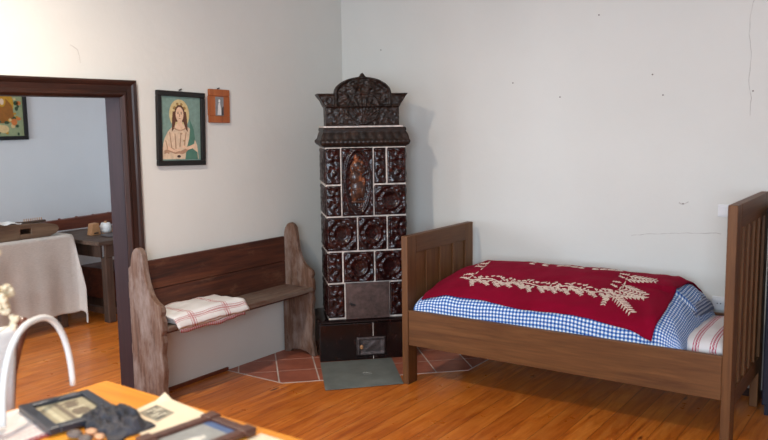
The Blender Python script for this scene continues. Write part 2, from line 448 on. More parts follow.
wall_y('wall_front', YF-.15, YF, -.14, XR, [(.6, 1.7), (3.1, 4.8)], WALL)
wall_y('wall_side_room_front', SYF-.15, SYF, SX, -.14, [(-2.1, -1.0)], WALL2)
struct('wall_side_room_back', G().box(SX, -.14, SYB, SYB+.15, -.06, ZC), WALL2)
struct('wall_side_room_far', G().box(SX-.15, SX, SYF, SYB, -.06, ZC), WALL2)
def window(n, x0, x1, y):
    r = thing('window_%d' % n, 'white window', 'window', (0,0,0)); r['kind'] = 'structure'
    del r['label']; del r['category']
    g = G(); t = .05
    g.box(x0, x1, y-.06, y-.01, .95, .95+t).box(x0, x1, y-.06, y-.01, 2.4-t, 2.4)
    g.box(x0, x0+t, y-.06, y-.01, .95+t, 2.4-t).box(x1-t, x1, y-.06, y-.01, .95+t, 2.4-t).box((x0+x1)/2-.02, (x0+x1)/2+.02, y-.06, y-.01, .95+t, 2.4-t)
    obj('window_frame', g, WINW, r); obj('window_pane', G().box(x0+t, x1-t, y-.038, y-.034, .95+t, 2.4-t), GLASS, r)
window(1, .6, 1.7, YF-.05); window(2, 3.1, 4.8, YF-.05); window(3, -2.1, -1.0, SYF-.05)

# doorway frame: moulded casing on the room side plus a lining through the wall
dr = thing('door_1', 'x', 'x'); dr['kind'] = 'structure'; del dr['label']; del dr['category']
prof = [(0, .034), (.010, .040), (.022, .034), (.030, .026), (.058, .022), (.070, .030), (.080, .030), (.090, .018), (.094, .012)]  # (distance outward->inward, proud)
def casing(a, b, inner, vertical):
    g = G(); P = [(-.0, 0)] + prof + [(.094, 0)]
    return P
# mitred casing swept round three sides, one mesh per member
oy0, oy1, oz = DY0-.075, DY1+.078, DZ+.075
def member(name, A, B, inA, inB, mat):
    """A,B outer corner points (y,z); inA,inB unit-ish inward offsets"""
    g = G(); pr = [(0, -.001)] + prof + [(.094, -.001)]; n = len(pr)
    for (c, d) in ((A, inA), (B, inB)):
        for q, x in pr: g.v.append(Vector((x, c[0]+d[0]*q, c[1]+d[1]*q)))
    for i in range(n-1): g.f.append([i, i+1, n+i+1, n+i]); g.m.append(0)
    g.f.append(list(range(n))); g.m.append(0); g.f.append(list(range(n, 2*n))[::-1]); g.m.append(0)
    o = struct(name, g, mat, dr); return o
member('casing_side', (oy1, 0), (oy1, oz), (-1, 0), (-1, -1), DOORWOOD)
member('casing_head', (oy1, oz), (oy0, oz), (-1, -1), (1, -1), DOORWOODY)
member('casing_side', (oy0, 0), (oy0, oz), (1, 0), (1, -1), DOORWOOD)
g = G().box(-TW-.004, .004, DY1-.018, DY1-.001, 0, DZ-.001).box(-TW-.004, .004, DY0+.001, DY0+.018, 0, DZ-.001).box(-TW-.004, .004, DY0+.018, DY1-.018, DZ-.02, DZ-.001)
struct('door_lining', g, LINING, dr)

# skirting: thin dark strip behind the bed, low strip at the left wall by the bench
struct('baseboard_back', G().box(1.36, XR-.001, -.014, -.0005, .0005, .045), DOORWOODY)
struct('baseboard_left', G().box(.0005, .012, -1.915, -1.29, .0005, .022), REDW)

# hearth: terracotta tiles laid on the diagonal
d_, n_ = Vector((.70711, .70711, 0)), Vector((.70711, -.70711, 0))
poly = [(.003, -1.30), (.490, -1.30), (1.335, -.455), (1.335, -.016), (.003, -.003)]
def clip(pl, a, b, keep):
    out = []
    for i in range(len(pl)):
        p, q = pl[i], pl[(i+1) % len(pl)]
        fp, fq = a[0]*p[0]+a[1]*p[1]-b, a[0]*q[0]+a[1]*q[1]-b
        if keep*fp >= 0: out.append(p)
        if fp*fq < 0: t = fp/(fp-fq); out.append((p[0]+t*(q[0]-p[0]), p[1]+t*(q[1]-p[1])))
    return out
hr = G().prism(poly, 2, -.003, .0015, 0)
inn = [(.008, -1.29), (.484, -1.29), (1.328, -.451), (1.328, -.018), (.008, -.008)]
for i in range(-5, 6):
    for j in range(0, 6):
        s0, n0 = -.09+.25*i, .02+.25*j; gp = .0045
        c = inn
        for a, b, k in ((d_, s0+gp, 1), (d_, s0+.25-gp, -1), (n_, n0+gp, 1), (n_, n0+.25-gp, -1)):
            if c: c = clip(c, (a[0], a[1]), b, k)
        if len(c) > 2: hr.prism(c, 2, -.002, .003, 1)
struct('floor_hearth_tiles', hr, [GROUT2, TERRA])

# ------------------------------------------------------------------ ceiling lamp of the room (above the frame)
lp = thing('ceiling_lamp', 'ceiling lamp with white glass shade in the middle of room', 'lamp', (1.02, -3.0, ZC))
obj('ceiling_rose', G().lathe([(.05, -.03), (.05, -.001)], 0, 0, 20), WHITEPL, lp)
obj('lamp_shade', G().lathe([(.02, -.03), (.05, -.06), (.16, -.15), (.17, -.19), (.165, -.19), (.15, -.15), (.045, -.07)], 0, 0, 24), LAMPG, lp, smooth=True)

# ------------------------------------------------------------------ tiled stove
st = thing('tiled_stove', 'tall dark brown glazed tiled stove with arched crest standing in corner', 'stove', (.629, -.587, 0), PI/4)
DEP = .37                       # local: x along the front, front plane y=0, going back is +y
def relief(g, x0, x1, z0, z1, fn, n=26, base=.012, y0=0.0, mi=0):
    nx = max(8, int(n*(x1-x0)/.2)); nz = max(8, int(n*(z1-z0)/.2))
    def P(u, v):
        e = min(u, 1-u)*(x1-x0); f = min(v, 1-v)*(z1-z0); k = min(1, min(e, f)/.006)
        return (x0+(x1-x0)*u, y0-.004*k-fn(u*2-1, v*2-1)*k, z0+(z1-z0)*v)
    g.grid(P, nx, nz, mi)
    b = len(g.v)-(nx+1)*(nz+1); rim = [i*(nz+1) for i in range(nx+1)] + [nx*(nz+1)+j for j in range(1, nz+1)] + [i*(nz+1)+nz for i in range(nx-1, -1, -1)] + [j for j in range(nz-1, 0, -1)]
    c = len(g.v)
    for i in rim: p = g.v[b+i].copy(); p.y = y0+base; g.v.append(p)
    for i in range(len(rim)):
        j = (i+1) % len(rim); g.f.append([b+rim[j], b+rim[i], c+i, c+j]); g.m.append(mi)
    g.f.append([c+i for i in range(len(rim))]); g.m.append(mi)
    return g
def rosette(u, v):
    r = math.hypot(u, v); th = math.atan2(v, u)
    h = .010*ga(r-.56, .10) - .008*ga(r, .34)  + .004*ga(r, .1)
    h += .006*ga(max(abs(u), abs(v))-.93, .06)
    h += .007*ga(r-.92, .16)*(.5+.5*math.cos(4*(th-PI/4)))*1.6
    h += .003*ga(r-.74, .09)*math.cos(14*th)
    h += .0025*fbm(u*4, v*4, 2)
    return max(h+.004, 0)
def leaf(u, v):
    h = .006*ga(max(abs(u), abs(v))-.92, .08)
    h += .010*ga(u+.25*math.sin(v*6), .22)*(.6+.4*math.cos(v*16))
    h += .006*ga(abs(u)-.55, .14)*(.5+.5*math.cos(v*11+1)) + .003*fbm(u*3, v*6, 7)
    return max(h+.002, 0)
def niche(u, v):
    e = math.hypot(u/.80, v/.93)
    h = .014*ga(e-1, .07) + .007*ga(e-.84, .04) - .005*(1/(1+math.exp((e-.86)*24)))
    h += .005*ga(max(abs(u), abs(v))-.95, .04)
    if e > 1.06: h += .007*(.5+.5*math.cos(9*u)*math.cos(7*v)) + .003*fbm(u*5, v*6)
    if e < .84: h += .0015*math.cos(22*math.atan2(v-.1, u))
    return max(h+.005, -.001)
XL, XRr = -.262, .276
rows = [(1.193, 1.432), (.982, 1.185), (.748, .974), (.533, .740), (.294, .525)]
splits = [[(XL, -.1615, leaf), None, (.0595, .143, leaf), (.150, XRr, leaf)], [(XL, -.1615, leaf), None, (.0595, XRr, rosette)],
          [(XL, -.0595, rosette), (-.0525, .141, rosette), (.148, XRr, leaf)], [(XL, -.1625, leaf), (-.1555, .052, rosette), (.059, XRr, rosette)],
          [(XL, -.152, leaf), (.156, XRr, leaf)]]
obj('stove_body', G().box(XL+.001, XRr-.001, -.0015, DEP-.004, .284, 1.437), GROUT, st)
for (z0, z1), sp in zip(rows, splits):
    for q in sp:
        if q: obj('relief_tile', relief(G(), q[0], q[1], z0, z1, q[2]), GLAZE, st, smooth=True)
    for side in (-1, 1):
        for (a, b, fn) in ((0.006, .183, rosette), (.187, DEP-.002, leaf)):
            gg = relief(G(), a, b, z0, z1, fn, n=16)
            X = XL if side < 0 else XRr
            gg.v = [Vector((X-side*.003 - side*p.y*-1*-1 if False else X + side*(-p.y) - side*.006, p.x, p.z)) for p in gg.v]
            obj('relief_tile', gg, GLAZE, st, smooth=True)
nt = obj('niche_tile', relief(G(), -.156, .054, .980, 1.434, niche, n=40), GLAZE, st, smooth=True)
# relief figure of a robed woman with raised arm inside the oval
fg = G()
def fb(x, z, r, sx, sz, y=.004, d=.018): fg.ball((x, y-.004, z), r, sc=(sx, d/r, sz), seg=14, rings=9)
fb(-.058, 1.372, .020, 1, 1.15); fb(-.054, 1.350, .03, .5, .6)
fb(-.050, 1.315, .042, 1, 1.0, d=.022); fb(-.030, 1.285, .034, 1.1, .8, d=.024); fb(-.082, 1.295, .018, 1, 2.2); fb(-.022, 1.325, .016, 1, 1.6)
fb(-.060, 1.235, .044, 1, 1.3, d=.022); fb(-.048, 1.165, .052, 1.05, 1.4, d=.022); fb(-.075, 1.13, .03, .8, 2, d=.018); fb(-.02, 1.15, .026, .9, 2.1, d=.020); fb(-.012, 1.21, .018, .8, 1.6)
fb(-.030, 1.303, .013, 1, 1.1, y=-.016, d=.012); fb(-.05, 1.075, .03, 1.8, .4)
obj('relief_figure', fg, GLAZEF, nt, smooth=True)
# cornice under the crest
def loft(g, rings, x0, x1, y1, mod=None, nseg=60, mi=0):
    """three-sided moulding: rings of (z, overhang) round front and both sides"""
    path = []
    for i in range(16): path.append((0, y1+(0-y1)*i/16, -1, 0))
    for i in range(nseg+1): path.append((i/nseg, 0, 0, -1))
    for i in range(1, 17): path.append((1, y1*i/16, 1, 0))
    b = len(g.v); n = len(path)
    for k, (z, e) in enumerate(rings):
        for i, (t, y, nx, ny) in enumerate(path):
            ee = e + (mod(i, k) if mod else 0)
            X = x0+(x1-x0)*t; 
            if nx: X += nx*ee; Y = y if y > 0 else -ee
            else: Y = -ee; X = (x0-ee) + (x1-x0+2*ee)*t
            g.v.append(Vector((X, Y, z)))
    for k in range(len(rings)-1):
        for i in range(n-1): g.f.append([b+k*n+i, b+k*n+i+1, b+(k+1)*n+i+1, b+(k+1)*n+i]); g.m.append(mi)
        g.f.append([b+k*n+n-1, b+k*n, b+(k+1)*n, b+(k+1)*n+n-1]); g.m.append(mi)
    g.f.append([b+i for i in range(n)][::-1]); g.m.append(mi); g.f.append([b+(len(rings)-1)*n+i for i in range(n)]); g.m.append(mi)
    return g
def cmod(i, k):
    if k in (3, 4, 5): return .0035*math.cos(i*PI/1.5)
    if k in (7, 8, 9): return .006*abs(math.sin(i*PI/6))
    return 0
obj('cornice', loft(G(), [(1.436, .0), (1.446, .012), (1.452, .022), (1.462, .028), (1.472, .031), (1.482, .028), (1.488, .022), (1.496, .016), (1.512, .012), (1.528, .006), (1.540, .002), (1.548, .006), (1.562, .004), (1.567, -.002)], XL, XRr, DEP, cmod), GLAZED, st, smooth=True)
obj('grout_joint', G().box(-.268, .262, -.001, DEP-.01, 1.5665, 1.577), GROUT, st)
# crest
def cr_out(x):
    a = x+.008
    if abs(a) < .188:
        z = 1.787 + .106*math.sqrt(max(0, 1-(a/.188)**2)); return z + .026*ga(a, .013)
    return 1.787
cg = G(); NX, NZ = 96, 60
def cfn(u, v):
    z0 = 1.5775; xx = -.008 + (u*2-1)*.242; z = z0+(cr_out(xx)-z0)*v
    if z > 1.70: k = min(1, (z-1.70)/.087); xx = -.008 + (u*2-1)*(.242+.056*k*(1 if abs(u*2-1) > .76 else 0)*(abs(u*2-1)-.76)/.24)
    a = xx+.008; z = z0+(cr_out(xx)-z0)*v
    h = 0
    if abs(a) <= .19 and z > 1.70:
        e = math.hypot(a/.188, (z-1.787)/.106) if z > 1.787 else abs(a)/.188
        h += .016*ga(e-.94, .05)
    band = (.012+.05*max(0, (z-1.70))*(1 if abs(a) > .17 else .25))
    if z > 1.70: h += band
    h += .012*ga(z-1.705, .007) + .008*ga(z-1.585, .006) + .010*ga(z-1.782, .006)*(abs(a) > .185)
    for cx, cz in ((-.047, 1.83), (.047, 1.83)):
        q = math.hypot(a-cx, (z-cz)*.85); h += .030*ga(q, .022)
        h += .006*ga(math.hypot(a-cx, z-cz+.008), .007) - .006*(ga(math.hypot(a-cx-.008, z-cz-.006), .005)+ga(math.hypot(a-cx+.008, z-cz-.006), .005))
        h += .006*ga(q-.03, .006)
    e = math.hypot(a/.105, (z-1.69)/.098)
    if e < 1.25: h += .018*ga(e, .8) + .004*math.cos(26*math.atan2(z-1.60, a)) + .009*ga(e-1, .06)
    h += .016*ga(math.hypot(a, (z-1.86)*.6), .014)
    h += .007*(.5+.5*math.sin(a*90+math.sin(z*120)*1.5))*(1 if z > 1.71 and abs(a) < .17 else .25) + .006*fbm(a*40, z*40, 3)
    return (xx, -.004-max(0, h), z)
cg.slab(cfn, (0, .06, 0), NX, NZ)
obj('crest', cg, GLAZED, st, smooth=True)
for sgn in (-1, 1):
    prf = [(.240, 1.5775), (.242, 1.70), (.250, 1.706), (.268, 1.745), (.290, 1.772), (.298, 1.787), (.17, 1.787), (.17, 1.5775)]
    pts = [(-.008+sgn*x, z) for x, z in prf]; obj('crest_side', G().prism(pts, 1, .052, .17), GLAZED, st, bevel=.002)
# base
bs = G().box(-.330, .330, -.034, DEP, .004, .258)
obj('base', bs, GLAZEB, st, bevel=.006)
bl = loft(G(), [(.2585, .034), (.266, .046), (.274, .044), (.281, .020), (.2835, .004)], -.290, .290, DEP, None)
obj('base_ledge', bl, GLAZEB, st, smooth=True)
obj('grout_joint', G().box(.030, .034, -.0355, -.030, .165, .256), GROUT, st)
obj('grout_joint', G().box(.030, .034, -.0355, -.030, .006, .03), GROUT, st)
fd = obj('firebox_door', G().box(-.146, .150, -.022, -.002, .285, .530).box(-.130, .134, -.026, -.021, .300, .515), IRON, st, bevel=.003)
obj('door_latch', G().tube([(-.112, -.027, .39), (-.112, -.044, .39)], .009, 12).tube([(-.116, -.045, .392), (-.085, -.047, .386)], .005, 8), BLACKP, fd)
obj('hinge', G().tube([(.142, -.028, .48), (.142, -.028, .51)], .006, 8), IRON, fd); obj('hinge', G().tube([(.142, -.028, .31), (.142, -.028, .34)], .006, 8), IRON, fd)
def adoor(u, v): return .008*ga(max(abs(u), abs(v))-.86, .09) + .0015*math.cos(u*9)*math.cos(v*7) + .004*ga(math.hypot(u, v), .4)
ad = obj('ash_door', relief(G(), -.084, .118, .034, .160, adoor, n=30, y0=-.034, base=.004), IRON2, st, smooth=True)
obj('door_latch', G().ball((-.050, -.048, .095), .012, sc=(1, .6, 1.4)), PEGW, ad, smooth=True)

# metal sheet in front of the stove
mg = G(); c0 = [(-.302, .905), (.185, .900), (.160, 1.440), (-.325, 1.462)]
mp = [(d_*s+n_*n) for s, n in c0]
mg.prism([(p.x, p.y) for p in mp], 2, .0035, .0065, 0)
for k in range(9):
    a = -.06+.006*k+random.uniform(-.02, .02); b = 1.20+.02*random.uniform(-1, 1)
    p = d_*a+n_*b; q = d_*(a+random.uniform(.01, .035))+n_*(b+random.uniform(-.01, .01)); w = n_*.0025
    mg.prism([((p-w).x, (p-w).y), ((q-w).x, (q-w).y), ((q+w).x, (q+w).y), ((p+w).x, (p+w).y)], 2, .006, .0069, 1)
tag(obj('metal_sheet', mg, [SHEET, SCRATCH], None, (.73, -.92, 0), world=True, bevel=.001), 'grey metal floor sheet lying in front of the tiled stove', 'floor plate')

# ------------------------------------------------------------------ wooden bench
bn = thing('wooden_bench', 'weathered old wooden bench with scrolled end boards against left wall', 'bench', (.15, -1.33, 0))
EP = [(.018,0), (.018,.30), (.022,.55), (.020,.80), (.042,.815), (.048,.85), (.058,.885), (.078,.912), (.104,.922), (.130,.912), (.148,.885), (.156,.85), (.160,.80), (.172,.74), (.188,.69), (.212,.65), (.240,.625), (.268,.610), (.286,.600), (.292,.575), (.284,.55), (.296,.52), (.296,.47), (.284,.44), (.290,.40), (.280,.33), (.288,.24), (.276,.14), (.286,.07), (.298,.02), (.300,0), (.262,0), (.235,.022), (.16,.034), (.09,.022), (.066,0)]
def endboard(y0, y1, name, sc=1.0):
    g = G(); pts = [(x+.004*noise.noise(Vector((x*20, z*20, y0*9))), z) for x, z in EP]
    g.prism(pts, 1, y0, y1); return obj(name, g, BENCHEND, bn, world=True, bevel=.005)
endboard(-2.035, -1.998, 'end_board'); endboard(-.757, -.722, 'end_board')
# plank strip with worn notches along the rear edge of the near end board
ng = G(); zz = .30
while zz < .80:
    h = .045+.05*random.random(); dx = .006+.012*random.random()
    ng.box(.0175-dx*.6, .024, -2.028, -2.005, zz, min(zz+h, .82)); zz += h+.004
obj('worn_edge_strip', ng, BENCHEND, bn, world=True, bevel=.002)
bb = G().prism([(-1.997, .485), (-.758, .485), (-.758, .648), (-1.997, .652)], 0, .030, .052).prism([(-1.997, .656), (-.758, .652), (-.758, .822), (-1.997, .824)], 0, .028, .052)
obj('back_board', bb, BENCHBACK, bn, world=True, bevel=.003)
sg = G()
sg.slab(lambda u, v: (.030+.268*v + .003*noise.noise(Vector((u*9, v*2, 0))), -1.997+1.239*u, .487-.002*math.sin(v*PI)+.002*noise.noise(Vector((u*6, v*5, 3)))), (0, 0, -.026), 30, 8)
obj('seat', sg, BENCHSEAT, bn, world=True)
obj('seat_support', G().box(.20, .262, -1.997, -.758, .440, .4605), BENCHBACK, bn, world=True, bevel=.002)

# folded striped cloth on the bench
def towel():
    g = G()
    def mk(x0, x1, y0, y1, z, seed, drop, skew, th):
        def fn(u, v):
            y = y0+(y1-y0)*u + skew*v; x = x0+(x1-x0)*v
            zz = z + .010*fbm(u*4, v*4, seed) + .004*math.sin(u*7+seed)
            if x > .296: zz -= (x-.296)*drop; x = .298+(x-.296)*.35
            e = min(u, 1-u, v, 1-v); zz -= .008*max(0, 1-e/.05)
            return (x, y, zz)
        g.slab(fn, (0, 0, -th), 34, 26, 0, lambda u, v: (v*(x1-x0), u*(y1-y0)))
    mk(.075, .350, -1.975, -1.47, .507, 1, .9, .05, .014)
    mk(.070, .352, -1.970, -1.45, .524, 2, .8, .03, .013)
    mk(.050, .395, -1.975, -1.42, .545, 4, .55, .02, .012)
    return g
tw = obj('folded_cloth', towel(), TOWEL, None, (.2, -1.65, .488), world=True, smooth=True)
tag(tw, 'folded white linen cloth with thin red stripes lying on bench seat', 'cloth')

# ------------------------------------------------------------------ bed
bd = thing('wooden_bed', 'brown wooden bed with panelled head and foot boards along back wall', 'bed', (2.035, -.49, 0))
BX0, BX1, BY0, BY1 = 1.119, 2.954, -.897, -.080
def endframe(x0, x1, zt, zb, slots, railw, name):
    r = obj(name, G().box(x0+.014, x1-.014, BY0+.1005, BY1-.1005, zb+.0901, zt-railw-.0005), BEDWOODZ, bd, world=True)
    obj('top_rail', G().box(x0, x1, BY0+.1001, BY1-.1001, zt-railw, zt-.0001), BEDWOODY, r, world=True, bevel=.003)
    obj('bottom_rail', G().box(x0, x1, BY0+.1001, BY1-.1001, zb, zb+.09), BEDWOODY, r, world=True, bevel=.003)
    obj('bed_post', G().box(x0, x1, BY0, BY0+.10, 0, zt), BEDWOODZ, bd, world=True, bevel=.004)
    obj('bed_post', G().box(x0, x1, BY1-.10, BY1, 0, zt), BEDWOODZ, bd, world=True, bevel=.004)
    a, b = BY0+.10, BY1-.10; n = slots; sw = .042; w = ((b-a)-sw*(n-1))/n
    for i in range(1, n):
        y = a+i*w+(i-1)*sw; obj('stile', G().box(x0+.003, x1-.003, y, y+sw, zb+.0905, zt-railw-.0005), BEDWOODZ, r, world=True, bevel=.002)
    return r
endframe(BX0, BX0+.044, .916, .22, 4, .112, 'foot_board')
endframe(BX1-.0, BX1+.044, 1.192, .20, 5, .118, 'head_board')
obj('side_rail', G().box(BX0+.0445, BX1-.0005, BY0+.004, BY0+.032, .247, .465), BEDWOOD, bd, world=True, bevel=.004)
obj('side_rail', G().box(BX0+.0445, BX1-.0005, BY1-.034, BY1-.006, .247, .490), BEDWOOD, bd, world=True, bevel=.004)
obj('slat_base', G().box(BX0+.0445, BX1-.0005, BY0+.033, BY1-.035, .285, .305), BEDWOOD, bd, world=True)
obj('mattress', G().box(BX0+.046, BX1-.004, BY0+.034, BY1-.036, .3055, .405), WCLOTH, bd, world=True, bevel=.03, seg=4)

# duvet: a section curve carried along the bed, rounded at both ends
SEC = [(-.858,.400), (-.866,.47), (-.862,.515), (-.850,.548), (-.815,.580), (-.76,.606), (-.68,.634), (-.58,.662), (-.47,.686), (-.36,.700), (-.26,.692), (-.18,.655), (-.135,.59), (-.125,.50), (-.13,.412)]
AL = [0]
for a, b in zip(SEC[:-1], SEC[1:]): AL.append(AL[-1]+math.dist(a, b))
def cr(p0, p1, p2, p3, t): return .5*((2*p1)+(-p0+p2)*t+(2*p0-5*p1+4*p2-p3)*t*t+(-p0+3*p1-3*p2+p3)*t**3)
def sec(a):
    a = max(0, min(AL[-1]-1e-6, a)); i = 0
    while AL[i+1] <= a: i += 1
    t = (a-AL[i])/(AL[i+1]-AL[i]); g_ = lambda k: SEC[max(0, min(len(SEC)-1, k))]
    return tuple(cr(g_(i-1)[c], g_(i)[c], g_(i+1)[c], g_(i+2)[c], t) for c in (0, 1))
DX0, DX1 = 1.185, 2.765
def surf(x, a, off=0.0):
    y, z = sec(a)
    zmid = .44
    k = 1.0; r = .20
    if x > DX1-r: k = math.sqrt(max(0.0, 1-((x-DX1+r)/r)**2))
    k0 = min(1, .52+.48*min(1, max(0, (x-DX0))/.22)**.55)
    f = k*k0*(1+.028*math.sin(x*4.2-1.0))*(1-.10*max(0, (x-2.2)/.5) if y < -.5 else 1)
    z2 = zmid+(z-zmid)*f if z > zmid else z
    cr_ = .006*fbm(x*4, y*5, 1) + .0045*noise.noise(Vector((x*11, a*13, 4)))
    cr_ += .012*max(0, min(1, (x-2.45)/.12))*noise.noise(Vector((x*16+y*9, y*6, 7)))
    z2 += cr_*(1 if z > .47 else .4); y2 = y + .004*noise.noise(Vector((x*9, a*8, 9)))
    # outward offset
    e = .004; (ya_, za_), (yb_, zb_) = sec(a-e), sec(a+e)
    ny, nz = -(zb_-za_), (yb_-ya_); L = math.hypot(ny, nz) or 1
    return Vector((x, y2+off*ny/L, z2+off*nz/L))
dg = G()
dg.grid(lambda u, v: surf(DX0+(DX1-DX0)*(u if u < .9 else .9+.1*math.sin((u-.9)/.1*PI/2)), AL[-1]*v), 120, 76, 0, lambda u, v: ((DX1-DX0)*u + .30*max(0, (u-.87)/.13)**2, AL[-1]*v + .01*math.sin(u*9)))
NVd = 77
b0 = list(range(0, NVd)); b1 = [120*NVd+j for j in range(NVd)]
dg.f.append(b0); dg.m.append(0); dg.f.append(b1[::-1]); dg.m.append(0)
dg.f.append([i*NVd for i in range(121)] + [i*NVd+76 for i in range(120, -1, -1)]); dg.m.append(0)
dv = obj('duvet', dg, GING, None, (2.0, -.5, .406), world=True, smooth=True)
tag(dv, 'puffy blue and white checked duvet filling bed beneath red coverlet', 'duvet')

# red coverlet draped over the duvet
def a_of_front(x):       # arc length where the front hem lies
    t = (x-1.2)/1.4
    base = .185 - .055*t + .008*math.sin(x*9)
    if x < 1.34: base -= 0.02*(1.34-x)/.14
    if x > 2.45: base -= .03*((x-2.45)/.15)**2
    return base
CAe = AL[-1]-.20
def cov(u, v, off=.010):
    xr = 2.615+.065*v**2+.012*math.sin(v*7); xl = 1.235-.055*min(1, v*1.5)
    x = xl+(xr-xl)*u; a0 = a_of_front(x); a = a0+(CAe-a0)*v
    o = off + .003*noise.noise(Vector((x*7, a*9, 20)))
    if v < .03: o += .004
    return surf(x, a, o)
cvg = G(); NU, NV = 110, 60
cvg.grid(cov, NU, NV)
cv = obj('coverlet', cvg, RED, None, (1.95, -.5, .42), world=True, smooth=True)
so = cv.modifiers.new('solid', 'SOLIDIFY'); so.thickness = .005; so.offset = 1
tag(cv, 'crimson red coverlet with cream floral embroidery spread over the checked duvet', 'coverlet')
# embroidery: leaves laid on the coverlet surface
eg = G()
def find_v(u, y):
    lo, hi = 0.05, .98
    for _ in range(22):
        m = (lo+hi)/2
        if cov(u, m).y < y: lo = m
        else: hi = m
    return (lo+hi)/2
def xy_to_uv(x, y):
    u = (x-1.2)/1.43
    v = find_v(u, y); p = cov(u, v)
    for _ in range(3): u += (x-p.x)/1.43; v = find_v(u, y); p = cov(u, v)
    return p
def leafshape(x, y, ang, L, W):
    L *= .85; W *= .72
    pts = [(0, 0), (.3, .5), (.6, .42), (1, 0), (.6, -.42), (.3, -.5)]
    vs = []
    for px, py in pts:
        q = xy_to_uv(x+math.cos(ang)*L*px-math.sin(ang)*W*py, y+math.sin(ang)*L*px+math.cos(ang)*W*py)
        vs.append(q+Vector((0, -.0025, .0075)))
    b = [q-Vector((0, 0, .003)) for q in vs]
    eg.add(vs+b, [(0,1,2,3,4,5)] + [(i, (i+1) % 6, 6+(i+1) % 6, 6+i) for i in range(6)])
def spray(x, y, ang, L, n=5, W=.009):
    for i in range(n):
        t = (i+.5)/n; px, py = x+math.cos(ang)*L*t, y+math.sin(ang)*L*t
        for sgn in (-1, 1): leafshape(px, py, ang+sgn*(.75+.2*random.random()), L*.30*(1-.35*t), W)
    leafshape(x, y, ang, L*1.05, W*.8)
rnd = random.Random(3)
YFb, YBb, XLb, XRb = -.655, -.350, 1.455, 2.345
x = XLb
while x < XRb:
    leafshape(x, YFb+.012*math.sin(x*25), .35*math.cos(x*25), .05, .010)
    leafshape(x+.015, YFb+.035+.01*math.sin(x*25), rnd.uniform(-.6, .6), .03, .012)
    x += .036
x = XLb+.02
while x < XRb-.04:
    spray(x, YFb-.01, -PI/2+rnd.uniform(.5, 1.0), .085, 5, .010); spray(x+.05, YFb-.01, -PI/2-rnd.uniform(-.2, .5), .05, 3, .009)
    if (int(x*10) % 3): spray(x+.03, YFb-.0, rnd.uniform(-.9, -.4), .07, 4, .009)
    x += .072
x = XLb+.25
while x < XRb-.1:
    leafshape(x, YBb+.01*math.sin(x*20), .3*math.cos(x*20), .05, .011); spray(x, YBb, PI/2-.6, .05, 3, .010); x += .045 if rnd.random() < .8 else .09
y = YFb
while y < YBb:
    leafshape(XRb+.01*math.sin(y*20), y, PI/2, .05, .012); spray(XRb, y, rnd.uniform(-.5, .1), .15+.03*rnd.random(), 7, .011); spray(XRb-.01, y+.02, PI-rnd.uniform(-.3, .6), .05, 3, .010)
    leafshape(XLb+.01*math.sin(y*20), y, PI/2, .05, .010)
    if rnd.random() < .8: spray(XLb, y, PI+rnd.uniform(-.3, .5), .07, 4, .009)
    y += .062
spray(XRb, YFb-.01, -.75, .19, 8, .012); spray(XRb-.03, YFb-.01, -1.5, .10, 5, .011)
for k in range(60):
    leafshape(rnd.uniform(XLb-.01, XRb), YFb+rnd.uniform(-.03, .05), rnd.uniform(0, 6.28), .022, .012)
obj('embroidery', eg, EMB, cv, world=True)

# pillows
def pillow(cx, cy, cz, lx, ly, h, rot, mat, name, uvs=1.0, flat=.5):
    g = G(); n = 30; T = Matrix.Rotation(rot[2], 4, 'Z') @ Matrix.Rotation(rot[1], 4, 'Y') @ Matrix.Rotation(rot[0], 4, 'X')
    for sg_ in (1, -1):
        def fn(u, v, sg_=sg_):
            a, b = u*2-1, v*2-1
            k = max(0, (1-a**4)*(1-b**4))**.5
            pin = 1-.07*(1-abs(a))*abs(b)**3 - .07*(1-abs(b))*abs(a)**3*0
            z = sg_*h/2*k + .006*fbm(a*2+cx*3, b*2, sg_)*k
            return T @ Vector((a*lx/2*(1-.06*(1-b*b)*0)*pin, b*ly/2, z)) + Vector((cx, cy, cz))
        g.grid(fn, n, n, 0, lambda u, v: (u*lx*uvs, v*ly*uvs))
    o = obj(name, g, mat, None, (cx, cy, cz-h/2), world=True, smooth=True)
    bm = bmesh.new(); bm.from_mesh(o.data); bmesh.ops.remove_doubles(bm, verts=bm.verts, dist=.0008); bmesh.ops.recalc_face_normals(bm, faces=bm.faces); bm.to_mesh(o.data); bm.free()
    return o
tag(pillow(2.818, -.455, .448, .262, .66, .125, (0, -.05, 0), PILLOWM, 'pillow', 1), 'white pillow with red woven stripes beside head board', 'pillow', None)
tag(pillow(2.672, -.37, .566, .17, .36, .11, (.05, .55, -.06), GING2, 'pillow', 1), 'grey blue checked pillow leaning against end of duvet', 'pillow', None)

# ------------------------------------------------------------------ wall fittings and dark cupboard by the headboard
sw = thing('light_switch', 'white light switch on back wall above the bed head', 'light switch', (2.752, -.001, 1.066))
obj('plate', G().box(-.034, .034, -.009, 0, -.036, .036), WHITEPL, sw, bevel=.004); obj('rocker', G().box(-.022, .022, -.013, -.0092, -.026, .026), WHITEPL, sw, bevel=.002)
so_ = thing('wall_socket', 'white power socket on back wall low behind the pillows', 'socket', (2.745, -.001, .525))
obj('plate', G().box(-.040, .040, -.010, 0, -.040, .040), WHITEPL, so_, bevel=.004)
gg = G(); gg.tube([(0, -.0102, 0), (0, -.0145, 0)], .026, 22); obj('socket_ring', gg, WHITEPL, so_)
obj('socket_hole', G().tube([(-.009, -.0146, 0), (-.009, -.0156, 0)], .0035, 8).tube([(.009, -.0146, 0), (.009, -.0156, 0)], .0035, 8), DARKPL, so_)
cb = thing('dark_cupboard', 'dark blue black cupboard edge standing at far right beside head board', 'cupboard', (3.30, -.16, 0))
